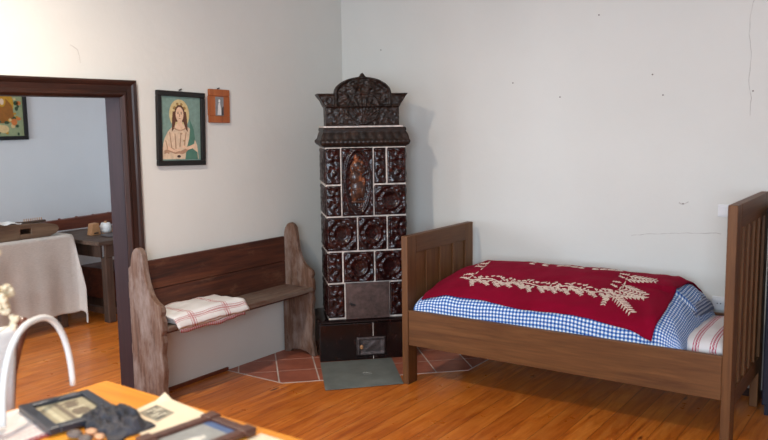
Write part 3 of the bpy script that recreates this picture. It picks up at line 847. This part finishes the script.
obj('carcass', G().box(-.262, .30, -.14, .14, .06, 1.10).box(-.274, .31, -.15, .142, 1.1005, 1.125), BLUEBLK, cb, bevel=.004)
obj('plinth', G().box(-.250, .29, -.12, .14, 0, .0595), BLUEBLK, cb)
cdr = obj('door', G().box(-.255, .295, -.158, -.1405, .07, 1.09), BLUEBLK, cb, bevel=.003)
obj('knob', G().ball((-.22, -.170, .6), .012), NAIL, cdr, smooth=True)

# ------------------------------------------------------------------ pictures
def frame_geo(w, h, b, d0, d1, lip=.006):
    """frame in the local yz-plane, front towards +x"""
    g = G()
    for (a, c, e, f) in ((-w/2, w/2, h/2-b, h/2), (-w/2, w/2, -h/2, -h/2+b), (-w/2, -w/2+b, -h/2+b, h/2-b), (w/2-b, w/2, -h/2+b, h/2-b)):
        g.box(d0, d1, a, c, e, f)
    return g
def disc(g, y, z, ry, rz, x0, x1, mi, n=24, a0=0, a1=2*PI):
    pts = [(y+ry*math.cos(a0+(a1-a0)*i/(n-1 if a1-a0 < 6.28 else n)), z+rz*math.sin(a0+(a1-a0)*i/(n-1 if a1-a0 < 6.28 else n))) for i in range(n)]
    g.prism(pts, 0, x0, x1, mi)
def polyg(g, pts, x0, x1, mi): g.prism(pts, 0, x0, x1, mi)
PC = {}
def pc(name, rgb): PC[name] = plain('print_'+name, rgb, .5, var=.07, scale=40, bump=0); return PC[name]
p1 = thing('framed_picture', 'black framed print of haloed woman in cream robe on teal ground', 'picture', (.004, -1.597, 1.577), rot=(math.radians(-2.0), 0, 0))
obj('frame', frame_geo(.366, .440, .031, 0, .022), BLACKP, p1, bevel=.004)
ms = [pc('teal', (118, 144, 134)), pc('halo', (204, 182, 132)), pc('hair', (92, 56, 38)), pc('skin', (222, 186, 156)), pc('robe', (214, 188, 160)), pc('fold', (168, 130, 104)), pc('mantle', (74, 116, 100)), pc('ink', (60, 40, 34)), pc('lightteal', (140, 164, 150)), pc('wreath', (150, 120, 64))]
g = G().box(.002, .006, -.1525, .1525, -.189, .189, 0)
def X(k): return (.006+.0004*(k-1), .006+.0004*k)
disc(g, -.01, .085, .076, .088, *X(1), 1, 30); disc(g, -.01, .085, .062, .072, *X(2), 8 if False else 1, 30)
polyg(g, [(-.146,-.182), (-.146,-.13), (-.125,-.06), (-.10,-.02), (-.06,.015), (-.02,.03), (.03,.025), (.07,0), (.10,-.05), (.125,-.10), (.135,-.182)], *X(3), 4)
polyg(g, [(.03,-.182), (.04,-.12), (.062,-.06), (.07,0), (.066,.06), (.098,.0), (.108,-.06), (.09,-.12), (.125,-.14), (.13,-.182)], *X(4), 6)
polyg(g, [(-.070,-.02), (-.066,.06), (-.058,.12), (-.03,.152), (.01,.152), (.038,.122), (.046,.06), (.052,-.02), (.034,.0), (.02,.04), (-.04,.04), (-.052,.0)], *X(4), 2)
polyg(g, [(-.026,.05), (-.028,.016), (-.044,.004), (-.01,-.016), (.028,.004), (.012,.018), (.008,.05)], *X(5), 3)
disc(g, -.010, .084, .030, .044, *X(6), 3, 24)
for i in range(9):
    a = PI*(.08+.84*i/8); disc(g, -.010+.046*math.cos(a), .095+.052*math.sin(a), .009, .008, *X(7), 9 if i % 2 else 1, 10)
for yy in (-.022, .003): disc(g, yy, .088, .006, .0026, *X(8), 7, 10); disc(g, yy, .097, .008, .0018, *X(8), 2, 10)
polyg(g, [(-.012,.088), (-.014,.070), (-.006,.070), (-.008,.088)], *X(7), 5); disc(g, -.010, .060, .008, .0028, *X(8), 5, 10)
for i in range(11):
    a = PI*(1.1+.8*i/10); disc(g, -.01+.045*math.cos(a), .012+.022*math.sin(a), .005, .004, *X(7), 5, 8)
for (a, b, c, d) in ((-.09,-.02,-.075,-.13), (-.05,-.03,-.045,-.12), (-.005,-.03,-.015,-.11), (.035,-.02,.02,-.10), (-.12,-.07,-.10,-.15)):
    polyg(g, [(a, b), (a+.006, b), (c+.008, d), (c, d)], *X(5), 5)
polyg(g, [(-.13,-.13), (-.07,-.115), (-.01,-.135), (.03,-.12), (.06,-.10), (.065,-.118), (.03,-.145), (-.02,-.16), (-.08,-.14), (-.13,-.15)], *X(6), 5)
polyg(g, [(-.10,-.10), (-.06,-.125), (-.01,-.118), (-.005,-.13), (-.05,-.142), (-.105,-.125)], *X(7), 3)
polyg(g, [(.10,-.09), (.05,-.108), (.01,-.10), (.008,-.112), (.05,-.126), (.11,-.112)], *X(7), 3)
disc(g, -.02, -.165, .05, .016, *X(7), 4); disc(g, -.02, -.165, .014, .008, *X(8), 7); disc(g, .02, -.072, .006, .004, *X(7), 9); disc(g, .0, -.03, .010, .005, *X(7), 5)
obj('print', g, ms, p1)
obj('hanging_nail', G().tube([(-.003, 0, .228), (.018, 0, .234)], .0045, 8), NAIL, p1)

p2 = thing('small_plaque', 'small orange brown wooden plaque frame holding tiny grey photograph', 'picture', (.004, -1.284, 1.713), rot=(math.radians(-1.5), 0, 0))
fr2 = G().box(0, .012, -.090, .090, -.062, .062, 0).box(0, .016, -.086, .086, .062, .104, 0).box(0, .016, -.086, .086, -.104, -.062, 0)
ORANGE = wood('orange_plaque_wood', (120, 56, 22), (158, 82, 34), (182, 106, 54), 'z', .4, .1, 16)
obj('frame', fr2, ORANGE, p2, bevel=.003)
g = G().box(.0122, .0140, -.034, .034, -.060, .058, 0)
polyg(g, [(-.018,-.055), (-.014,-.01), (-.008,.02), (.004,.02), (.010,-.01), (.014,-.055)], .0140, .0144, 1); disc(g, -.002, .032, .008, .011, .0140, .0144, 1, 14); polyg(g, [(.014,-.058), (.020,-.01), (.033,.0), (.033,-.058)], .0140, .0143, 2)
obj('photograph', g, [pc('grey', (128, 128, 130)), pc('white', (216, 216, 214)), pc('darkgrey', (60, 60, 62))], p2)
obj('hanging_nail', G().tube([(-.003, 0, .108), (.014, 0, .112)], .004, 8), NAIL, p2)

p3 = thing('framed_picture', 'black framed yellow and green print of figure with flowers, side room wall', 'picture', (SX+.004, -1.045, 1.735))
obj('frame', frame_geo(.44, .49, .034, 0, .024), BLACKP, p3, bevel=.004)
g = G().box(.002, .006, -.186, .186, -.211, .211, 0)
g3 = [pc('palegreen', (150, 160, 120)), pc('gold', (196, 144, 28)), pc('ochre', (150, 92, 24)), pc('flower', (216, 186, 132)), pc('orange', (206, 120, 58)), pc('leafgreen', (50, 72, 44)), pc('flesh', (224, 196, 170))]
disc(g, 0, .07, .105, .125, *X(1), 1, 28); polyg(g, [(-.11,-.07), (-.09,.05), (-.04,.11), (.04,.11), (.09,.05), (.11,-.07), (.05,-.1), (-.05,-.1)], *X(2), 2); disc(g, 0, .09, .034, .05, *X(3), 1, 18); disc(g, 0, .085, .018, .028, *X(4), 6, 16)
r3 = random.Random(5)
for k in range(70):
    a, b = r3.uniform(-.17, .17), r3.uniform(-.195, .195)
    if math.hypot(a/.1, (b-.05)/.13) < 1: continue
    disc(g, a, b, r3.uniform(.009, .024), r3.uniform(.008, .02), *X(3+k % 4), r3.choice([3, 3, 4, 5, 5, 1]), 9)
disc(g, .0, -.15, .05, .035, *X(8), 3, 14); disc(g, .10, -.09, .028, .03, *X(8), 4, 12)
obj('print', g, g3, p3)

# ------------------------------------------------------------------ side room furniture
t1 = thing('work_table', 'wooden work table under the natural linen cloth in side room', 'table', (-2.26, -2.05, 0))
obj('tabletop', G().box(-2.64, -1.90, -2.98, -1.14, .712, .744), OLDW, t1, world=True, bevel=.004)
for sx_ in (-2.60, -1.98):
    for sy_ in (-2.94, -1.24): obj('leg', G().box(sx_, sx_+.06, sy_, sy_+.06, 0, .7115), OLDWZ, t1, world=True, bevel=.004)
# linen cloth, one sheet draped over front, right end and back
def lcl():
    g = G(); x0, x1, y0, y1, zt = -2.65, -1.885, -2.99, -1.128, .7475; hang = .625
    nu, nv = 90, 70
    def fn(u, v):
        # u across x (0 back .. 1 front hem), v along y (1 = right-end hem)
        A = x1-x0; B = y1-y0; s = A*u/.5 if u <= .5 else A+hang*(u-.5)/.5; t = B*v/.6 if v <= .6 else B+hang*(v-.6)/.4
        dx = max(0, s-(x1-x0)); dy = max(0, t-(y1-y0))
        x = x0+min(s, x1-x0); y = y0+min(t, y1-y0); z = zt
        if dx > 0 or dy > 0:
            f1 = .012*math.sin(y*17+1)+.010*math.sin(y*31) ; f2 = .012*math.sin(x*19)
            m = max(dx, dy)
            k = min(1, m/.40)
            if dx > 0 and dy > 0:
                ang = math.atan2(dy, dx); r = math.hypot(dx, dy); rr = min(r, hang*1.17)
                drop = rr; out = .035*k+.05*math.sin(2*ang)*k
                x = x1+.006+out*math.cos(ang)+.02*k*math.sin(ang*5); y = y1+.006+out*math.sin(ang)+.012*k*math.sin(ang*6); z = zt-drop*.985
            elif dx > 0: x = x1+.008+.018*k+f1*k*(.4+dx); z = zt-dx
            else: y = y1+.008+.018*k+f2*k*(.4+dy); z = zt-dy
            if z > zt-.012: z = zt-.3*(zt-z)
        else:
            z += .0015*noise.noise(Vector((x*8, y*8, 0)))
        return (x, y, max(z, .012))
    g.grid(fn, nu, nv); return g
lc = obj('tablecloth', lcl(), LINEN, None, (-2.26, -2.05, .7465), world=True, smooth=True)
s_ = lc.modifiers.new('solid', 'SOLIDIFY'); s_.thickness = .002; s_.offset = 1
tag(lc, 'natural linen tablecloth hanging over work table in side room', 'tablecloth')
# small embroidered mark on the cloth front
g = G()
for k in range(6): a = k*PI/3; g.box(-1.845, -1.843, -1.30+.014*math.cos(a)-.004, -1.30+.014*math.cos(a)+.004, .53+.018*math.sin(a)-.004, .53+.018*math.sin(a)+.004)
g.box(-1.845, -1.843, -1.304, -1.296, .525, .535)

# flax tool: heavy plank with slot and rounded end
ft = thing('flax_break', 'long old wooden tool plank with rectangular slot lying on linen cloth', 'wooden tool', (-2.04, -1.75, .750))
rot = -.10
def FT(p): return (p[0], p[1], p[2])
g = G()
pts = [(-2.30+.0, .0), (-.45, .0)]
body = [(-1.0, .0), (.46, .0), (.52, .018), (.545, .045), (.53, .068), (.48, .082), (.30, .090), (.10, .092), (-1.0, .118)]
# slot cut by building the plank from pieces around it
def plank(y0, y1, zb0, zt0, zb1, zt1): g.prism([(y0, zb0), (y1, zb1), (y1, zt1), (y0, zt0)], 0, -.115, .115)
plank(-1.0, .22, 0, .148, 0, .120); 
g.prism([(.31, .0), (.46, .0), (.52, .022), (.545, .055), (.53, .082), (.48, .098), (.40, .108), (.31, .115)], 0, -.115, .115)
g.prism([(.22, .0), (.31, .0), (.31, .040), (.22, .040)], 0, -.115, .115); g.prism([(.22, .080), (.31, .080), (.31, .115), (.22, .120)], 0, -.115, .115)
obj('plank', g, FLAXW, ft, bevel=.004)
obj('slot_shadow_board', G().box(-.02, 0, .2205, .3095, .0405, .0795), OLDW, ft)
lcg = G()
lcg.slab(lambda u, v: (-.10+.20*v, -.62+.86*u+.01*math.sin(v*40), .143-.020*u+.014*abs(math.sin(u*26+v*3))*(.4+.6*v)-.006*v), (0, 0, -.003), 70, 16)
tag(obj('lace_cloth', lcg, LACE, None, (-2.04, -1.75, .7505), smooth=True), 'rumpled white lace cloth lying on top of the wooden tool plank', 'lace')
hk = thing('hackle_comb', 'small dark comb with row of pale teeth on wooden plank', 'comb', (-2.00, -1.40, .861))
obj('comb_back', G().box(-.02, .02, -.085, .12, 0, .016), OLDW, hk, bevel=.003)
g = G()
for k in range(9): g.tube([(.0, -.05+.018*k, .0165), (.0, -.05+.018*k, .036)], .0035, 6)
obj('comb_teeth', g, PEGW, hk)

t2 = thing('old_table', 'old grey brown wooden table standing behind the doorway jamb', 'table', (-2.05, -.55, 0))
obj('tabletop', G().box(-2.50, -1.66, -1.045, -.10, .655, .690), OLDW, t2, world=True, bevel=.005)
obj('apron', G().box(-1.76, -1.735, -.93, -.20, .54, .6545).box(-2.40, -1.77, -.955, -.935, .54, .6545), OLDWZ, t2, world=True, bevel=.003)
for sx_, sy_ in ((-1.80, -.955), (-2.44, -.955), (-1.80, -.20), (-2.44, -.20)):
    obj('leg', G().prism([(sx_, 0), (sx_+.07, 0), (sx_+.065, .5395), (sx_+.0, .5395)], 1, sy_+.021, sy_+.09), OLDWZ, t2, world=True, bevel=.005)
obj('foot_rail', G().box(-1.79, -1.75, -.863, -.181, .06, .11).box(-2.36, -1.81, -.915, -.875, .06, .11), OLDWZ, t2, world=True, bevel=.004)
ch = thing('wooden_chest', 'dark red brown wooden chest stored beneath the old side room table', 'chest', (-2.15, -.50, 0))
obj('box', G().box(-.25, .25, -.22, .22, .118, .36), REDW, ch, bevel=.005); obj('lid', G().box(-.26, .26, -.23, .23, .3605, .385), REDW, ch, bevel=.005)
obj('foot', G().box(-.22, .22, -.20, -.14, 0, .1175), OLDWZ, ch); obj('foot', G().box(-.22, .22, .14, .20, 0, .1175), OLDWZ, ch)
bmn = thing('wooden_beam', 'long red brown beam with pegs lying along back of side room tables', 'beam', (-2.58, -.75, 0))
bmn.location = (-2.585, -.75, .6905)
g = G().prism([(-.285, 0), (.80, 0), (.80, .116), (-.285, .088)], 0, -.03, .03)
g.prism([(-.62, .058), (-.285, .058), (-.285, .082), (-.62, .076)], 0, -.022, .022)
obj('beam', g, REDW, bmn, bevel=.004)
for k in range(6): obj('peg', G().tube([(0, -.20+.17*k, .08+.0025*k), (0, -.20+.17*k, .104+.002*k)], .012, 10), REDW, bmn)

for (xx, yy, hh, tl) in ((-2.06, -.80, .10, 'pale wooden peg block leaning left of the white thread spool'), (-2.10, -.70, .0, ''), (-2.06, -.56, .09, 'pale wooden peg block right of the white thread spool'), (-1.99, -.47, .105, 'pale wooden peg block nearest to the dark door jamb')):
    if hh:
        b = thing('wooden_block', tl, 'wooden block', (xx, yy, .6905), 0, None)
        obj('block', G().prism([(-.05, 0), (.045, 0), (.028, hh), (-.032, hh*.96)], 0, -.03, .03), PEGW, b, bevel=.003)
        obj('slot_edge', G().box(.0302, .034, -.022, .018, .01, .022), OLDWZ, b)
sp = thing('thread_spool', 'white wound thread spool between wooden blocks on old table', 'spool', (-2.06, -.685, .6905))
obj('thread', G().lathe([(.034, .008), (.045, .025), (.046, .06), (.036, .090)], 0, 0, 18), LACE, sp, smooth=True)
obj('spool_core', G().lathe([(.036, .0), (.036, .0075), (.012, .0076), (.012, .105)], 0, 0, 18), PEGW, sp)
tr = thing('metal_tray', 'flat dark tray lying at front of old side room table', 'tray', (-1.86, -.72, .6905))
obj('tray', G().lathe([(.10, 0), (.135, .008), (.13, .012), (.10, .006)], 0, 0, 26), IRON2, tr, smooth=True)

# ------------------------------------------------------------------ foreground table and what lies on it
ZT = .75
ft_ = thing('display_table', 'honey coloured wooden table in the near left foreground', 'table', (2.25, -3.7, 0))
TT = [(1.495, -3.245), (3.05, -3.285), (3.03, -4.14), (1.475, -4.10)]
obj('tabletop', G().prism(TT, 2, .718, ZT), TABLEW, ft_, world=True, bevel=.004)
obj('apron', G().box(1.56, 2.98, -3.345, -3.325, .62, .7175).box(1.56, 2.98, -4.06, -4.04, .62, .7175).box(1.56, 1.58, -4.039, -3.346, .62, .7175).box(2.96, 2.98, -4.039, -3.346, .62, .7175), TABLEL, ft_, world=True)
for a in (1.585, 2.895):
    for b in (-4.035, -3.41): obj('leg', G().prism([(a, b), (a+.06, b), (a+.06, b+.06), (a, b+.06)], 2, 0, .7175), TABLEL, ft_, world=True, bevel=.004)
rn = G(); rn.slab(lambda u, v: (1.765-.255*u, -4.03+.60*v, ZT+.0035+.001*math.sin(u*20+v*9)), (0, 0, -.002), 26, 40, 0, lambda u, v: (.255*u, .6*v))
r_ = obj('table_runner', rn, RUNNER, None, (1.64, -3.73, ZT+.001), world=True)
tag(r_, 'white woven table runner with red striped border under black frame', 'table runner')
fg_ = G()
for k in range(60): y = -4.025+.01*k; fg_.box(1.7665, 1.782, y-.002, y+.003, ZT+.001, ZT+.003)
RFR = plain('red_fringe', (136, 34, 46), .9)
obj('fringe', fg_, RFR, r_, world=True)

def flat_frame(name, label, corners, z, b, h, mat, inner_mats, draw, ears=0):
    """frame lying on the table; corners a,b,c,d world xy"""
    A, B, C_, D = [Vector((p[0], p[1], 0)) for p in corners]; ctr = (A+B+C_+D)/4
    ex = (B-A); ey = (D-A); W, H = ex.length, ey.length; ang = math.atan2(ex.y, ex.x)
    r = thing(name, label, 'picture frame', (ctr.x, ctr.y, z), ang)
    g = G()
    g.box(-W/2-ears, W/2+ears, H/2-b, H/2, 0, h).box(-W/2-ears, W/2+ears, -H/2, -H/2+b, 0, h)
    g.box(-W/2, -W/2+b, -H/2+b, H/2-b, 0, h).box(W/2-b, W/2, -H/2+b, H/2-b, 0, h)
    if ears:
        for sx in (-1, 1):
            for sy in (-1, 1): g.box(sx*(W/2-b/2)-b*.7, sx*(W/2-b/2)+b*.7, sy*(H/2-b/2)-b*.7, sy*(H/2-b/2)+b*.7, h*.4, h*1.25)
    obj('frame', g, mat, r, bevel=.003)
    q = G().box(-W/2+b, W/2-b, -H/2+b, H/2-b, .001, h*.45, 0); draw(q, W/2-b, H/2-b, h*.45); obj('photograph', q, inner_mats, r)
    return r
SEP = pc('sepia', (168, 158, 128)); SEPD = pc('sepia_dark', (112, 98, 78)); SEPL = pc('sepia_light', (198, 190, 158))
def d1(q, w, h, z):
    rr = random.Random(2)
    q.box(-w*.9, w*.9, -h*.25, -h*.05, z, z+.0004, 1); q.box(-w*.9, w*.9, -h*.7, -h*.5, z, z+.0004, 2)
    for k in range(14): x = -w*.8+w*1.6*k/13; q.box(x-.006, x+.006, h*.05+rr.uniform(-.01, .01), h*.45+rr.uniform(0, .02), z, z+.0006, rr.choice([1, 1, 2]))
a0 = Vector((1.474, -3.362)); 
flat_frame('photo_frame', 'black frame with sepia group photograph lying on table beneath white hoop', [tuple(Vector((1.685, -3.508))+Matrix.Rotation(math.radians(-13), 2) @ Vector(q)) for q in ((-.130, .105), (.130, .105), (.130, -.105), (-.130, -.105))], ZT+.0045, .030, .020, FRAMEBK, [SEP, SEPD, SEPL], d1)
BLUEM = pc('blue_mat', (74, 98, 136)); PHG = pc('grey_photo', (150, 150, 144)); PHL = pc('light_photo', (214, 210, 196))
def d2(q, w, h, z):
    q.box(-w, w, h*.72, h, z, z+.0005, 1); q.box(w*.8, w, -h, h*.72, z, z+.0005, 1)
    polyp = [(-w*.1, -h), (w*.0, -h*.1), (w*.15, h*.2), (w*.4, h*.15), (w*.5, -h*.2), (w*.65, -h)]
    q.prism(polyp, 2, z, z+.0006, 2)
flat_frame('photo_frame', 'brown wooden corner-block frame with blue edged photograph on table edge', [(2.062, -3.300), (2.250, -3.320), (2.232, -3.560), (2.044, -3.540)], ZT+.0045, .030, .016, FRAMEBR, [PHG, BLUEM, PHL], d2, .01)
# cream paper with small printed picture, slightly curled
pp = G(); e1, e2, o1 = Vector((.258, -.040, 0)), Vector((.030, -.215, 0)), Vector((1.800, -3.250, 0))
pp.slab(lambda u, v: (o1+e1*u+e2*v+Vector((0, 0, ZT+.0025+.0012*math.sin(v*5+u*2)+.014*max(0, (.15-u))*max(0, .2-v)/.03))), (0, 0, -.0012), 20, 20)
ppo = obj('paper_sheet', pp, PAPER, None, (1.93, -3.37, ZT+.001), world=True)
tag(ppo, 'cream paper sheet with small black and white picture on table', 'paper')
pi2 = G()
def PQ(u, v): return (o1+e1*u+e2*v).to_2d()
pi2.prism([PQ(.12, .28), PQ(.50, .28), PQ(.50, .62), PQ(.12, .62)], 2, ZT+.0038, ZT+.0045, 0)
for k in range(9): u = .15+.035*k; v = .32+.05*(k % 3); pi2.prism([PQ(u, v), PQ(u+.04, v), PQ(u+.04, v+.16), PQ(u, v+.16)], 2, ZT+.0045, ZT+.0049+.00005*k, 1+k % 2)
obj('printed_picture', pi2, [pc('bw', (150, 142, 122)), pc('bwd', (84, 78, 70)), pc('bwl', (206, 198, 172))], ppo, world=True)
p5 = G().prism([(2.262, -3.302), (2.56, -3.31), (2.55, -3.52), (2.262, -3.52)], 2, ZT+.001, ZT+.0022)
tag(obj('paper_sheet', p5, PAPER, None, (2.4, -3.42, ZT+.001), world=True), 'blank cream paper lying to the right of brown corner-block frame', 'paper')
# crumpled dark leather piece
lg = G()
def lfn(u, v):
    a, b = u*2-1, v*2-1; e = max(0, 1-(a*a*.95+b*b*.95)); x = 1.850+.125*a*(1+.15*noise.noise(Vector((a*2, b*2, 5)))); y = -3.480+.070*b*(1+.22*noise.noise(Vector((a*3, b*2, 8)))) - .02*a
    h = .006+.032*min(1, e*3)**.5*(.25+1.1*abs(fbm(a*2.2, b*2.0, 11, 3))) + .008*noise.noise(Vector((a*8, b*8, 3)))*e
    return (x, y, ZT+.002+max(.004, h))
lg.grid(lfn, 46, 34); bb_ = len(lg.v)
n_v = 35
rim = [i*n_v for i in range(47)] + [46*n_v+j for j in range(1, n_v)] + [i*n_v+34 for i in range(45, -1, -1)] + [j for j in range(33, 0, -1)]
c_ = len(lg.v)
for i in rim: p = lg.v[i].copy(); p.z = ZT+.001; lg.v.append(p)
for i in range(len(rim)): j = (i+1) % len(rim); lg.f.append([rim[j], rim[i], c_+i, c_+j]); lg.m.append(0)
lg.f.append([c_+i for i in range(len(rim))]); lg.m.append(0)
tag(obj('crumpled_leather', lg, LEATH, None, (1.88, -3.45, ZT+.001), world=True, smooth=True), 'crumpled dark grey leather piece between the photo frame and cream paper', 'leather')
for i, (x, y, r, m, lb) in enumerate([(1.870, -3.566, .016, SHELLM, 'tan pebble at left below crumpled leather'), (1.915, -3.572, .014, SHELLM, 'tan pebble in middle below crumpled leather'), (1.900, -3.606, .018, SHELLD, 'dark brown pebble closest to bottom edge of photo'), (1.850, -3.605, .020, SHELLD, 'dark brown pebble nearest the red runner border')]):
    g = G().ball((0, 0, r*.6), r, sc=(1.3, 1, .5), jit=.25, seg=14, rings=10)
    tag(obj('pebble', g, m, None, (x, y, ZT+.001), smooth=True), lb, 'pebble', 'pebbles below the crumpled leather')
# white hoop standing at the left end of the table
hp = []
R0, R1 = Vector((1.482, -3.362, ZT)), Vector((1.635, -3.685, ZT))
for i in range(33):
    t = PI*i/32; c = (R0+R1)/2; hp.append(c+(R0-R1)/2*(abs(math.cos(t))**.8*(1 if t < PI/2 else -1)) + Vector((0, 0, .262*math.sin(t)+.014)))
tag(obj('hoop_handle', G().tube(hp, .0095, 12), HOOPM, None, (1.56, -3.56, ZT), world=True, smooth=True), 'white curved hoop handle standing over black frame at table end', 'hoop')

# chair behind the table with a white cloth over its back
cc = thing('wooden_chair', 'red brown wooden chair at left edge, draped in white', 'chair', (1.10, -3.68, 0))
def W(o, *pts): return [Vector(p) for p in pts]
obj('back_post', G().tube([(1.28, -3.402, .972), (1.285, -3.412, .935), (1.285, -3.432, .87), (1.285, -3.453, .79), (1.27, -3.472, .60), (1.28, -3.475, .0)], [.014, .022, .016, .013, .016, .015], 12), CHAIRW, cc, world=True, smooth=True)
obj('back_post', G().tube([(1.28, -3.935, .972), (1.285, -3.915, .93), (1.285, -3.888, .86), (1.28, -3.875, .75), (1.27, -3.87, .45), (1.28, -3.875, .0)], [.020, .026, .022, .017, .019, .016], 12), CHAIRW, cc, world=True, smooth=True)
obj('back_rail', G().box(1.270, 1.296, -3.87, -3.47, .84, .93), CHAIRW, cc, world=True, bevel=.004)
obj('back_rail', G().box(1.272, 1.292, -3.86, -3.485, .60, .65), CHAIRW, cc, world=True, bevel=.004)
obj('seat', G().box(.86, 1.25, -3.885, -3.455, .43, .46), CHAIRW, cc, world=True, bevel=.008)
for yy in (-3.48, -3.86): obj('leg', G().tube([(.89, yy, .0), (.89, yy, .4295)], [.014, .019], 10), CHAIRW, cc, world=True, smooth=True)
cl = G()
def cfn2(u, v):
    s = u*.80; y = -3.440-.40*v - (.10*(.38-s) if s < .38 else .0)
    if s < .38: x = 1.305+.006*math.sin(v*16)*(1-u); z = .940-(.38-s)
    elif s < .42: t = (s-.38)/.04*PI; x = 1.285+.020*math.cos(t); z = .940+.014*math.sin(t)
    else: x = 1.264-.006*math.sin(v*14); z = .940-(s-.42)
    return (x, y, z)
cl.grid(cfn2, 60, 24)
cl_o = obj('white_cloth', cl, WCLOTH, None, (1.285, -3.68, .95), world=True, smooth=True)
s2 = cl_o.modifiers.new('solid', 'SOLIDIFY'); s2.thickness = .003; s2.offset = 0
tag(cl_o, 'white cloth draped over back of the red brown chair', 'cloth')

# dried flowers in a small vase at the left end of the table
vf = thing('dried_flowers', 'cream dried flowers in small vase, blurred at the left edge', 'dried flowers', (1.62, -3.86, ZT))
obj('vase', G().lathe([(.030, 0.0005), (.042, .03), (.044, .07), (.026, .13), (.020, .16), (.024, .18), (.018, .18), (.015, .16)], 0, 0, 22), WHITEPL, vf, smooth=True)
rf = random.Random(4)
for k in range(11):
    hx, hy, hz = rf.uniform(-.03, .04), rf.uniform(.15, .225), rf.uniform(.30, .49)
    stm = obj('stem', G().tube([(0, 0, .15), (hx*.3, hy*.35, .24), (hx, hy, hz)], .0016, 6), STEM, vf)
    fgm = G()
    for q in range(12):
        a = rf.uniform(0, 6.28); t = rf.uniform(0, 1)
        fgm.ball((hx+.016*math.cos(a)*t, hy+.016*math.sin(a)*t, hz+rf.uniform(-.012, .016)), .0085, seg=8, rings=5)
    obj('flower_head', fgm, DRYFL, stm, smooth=True)
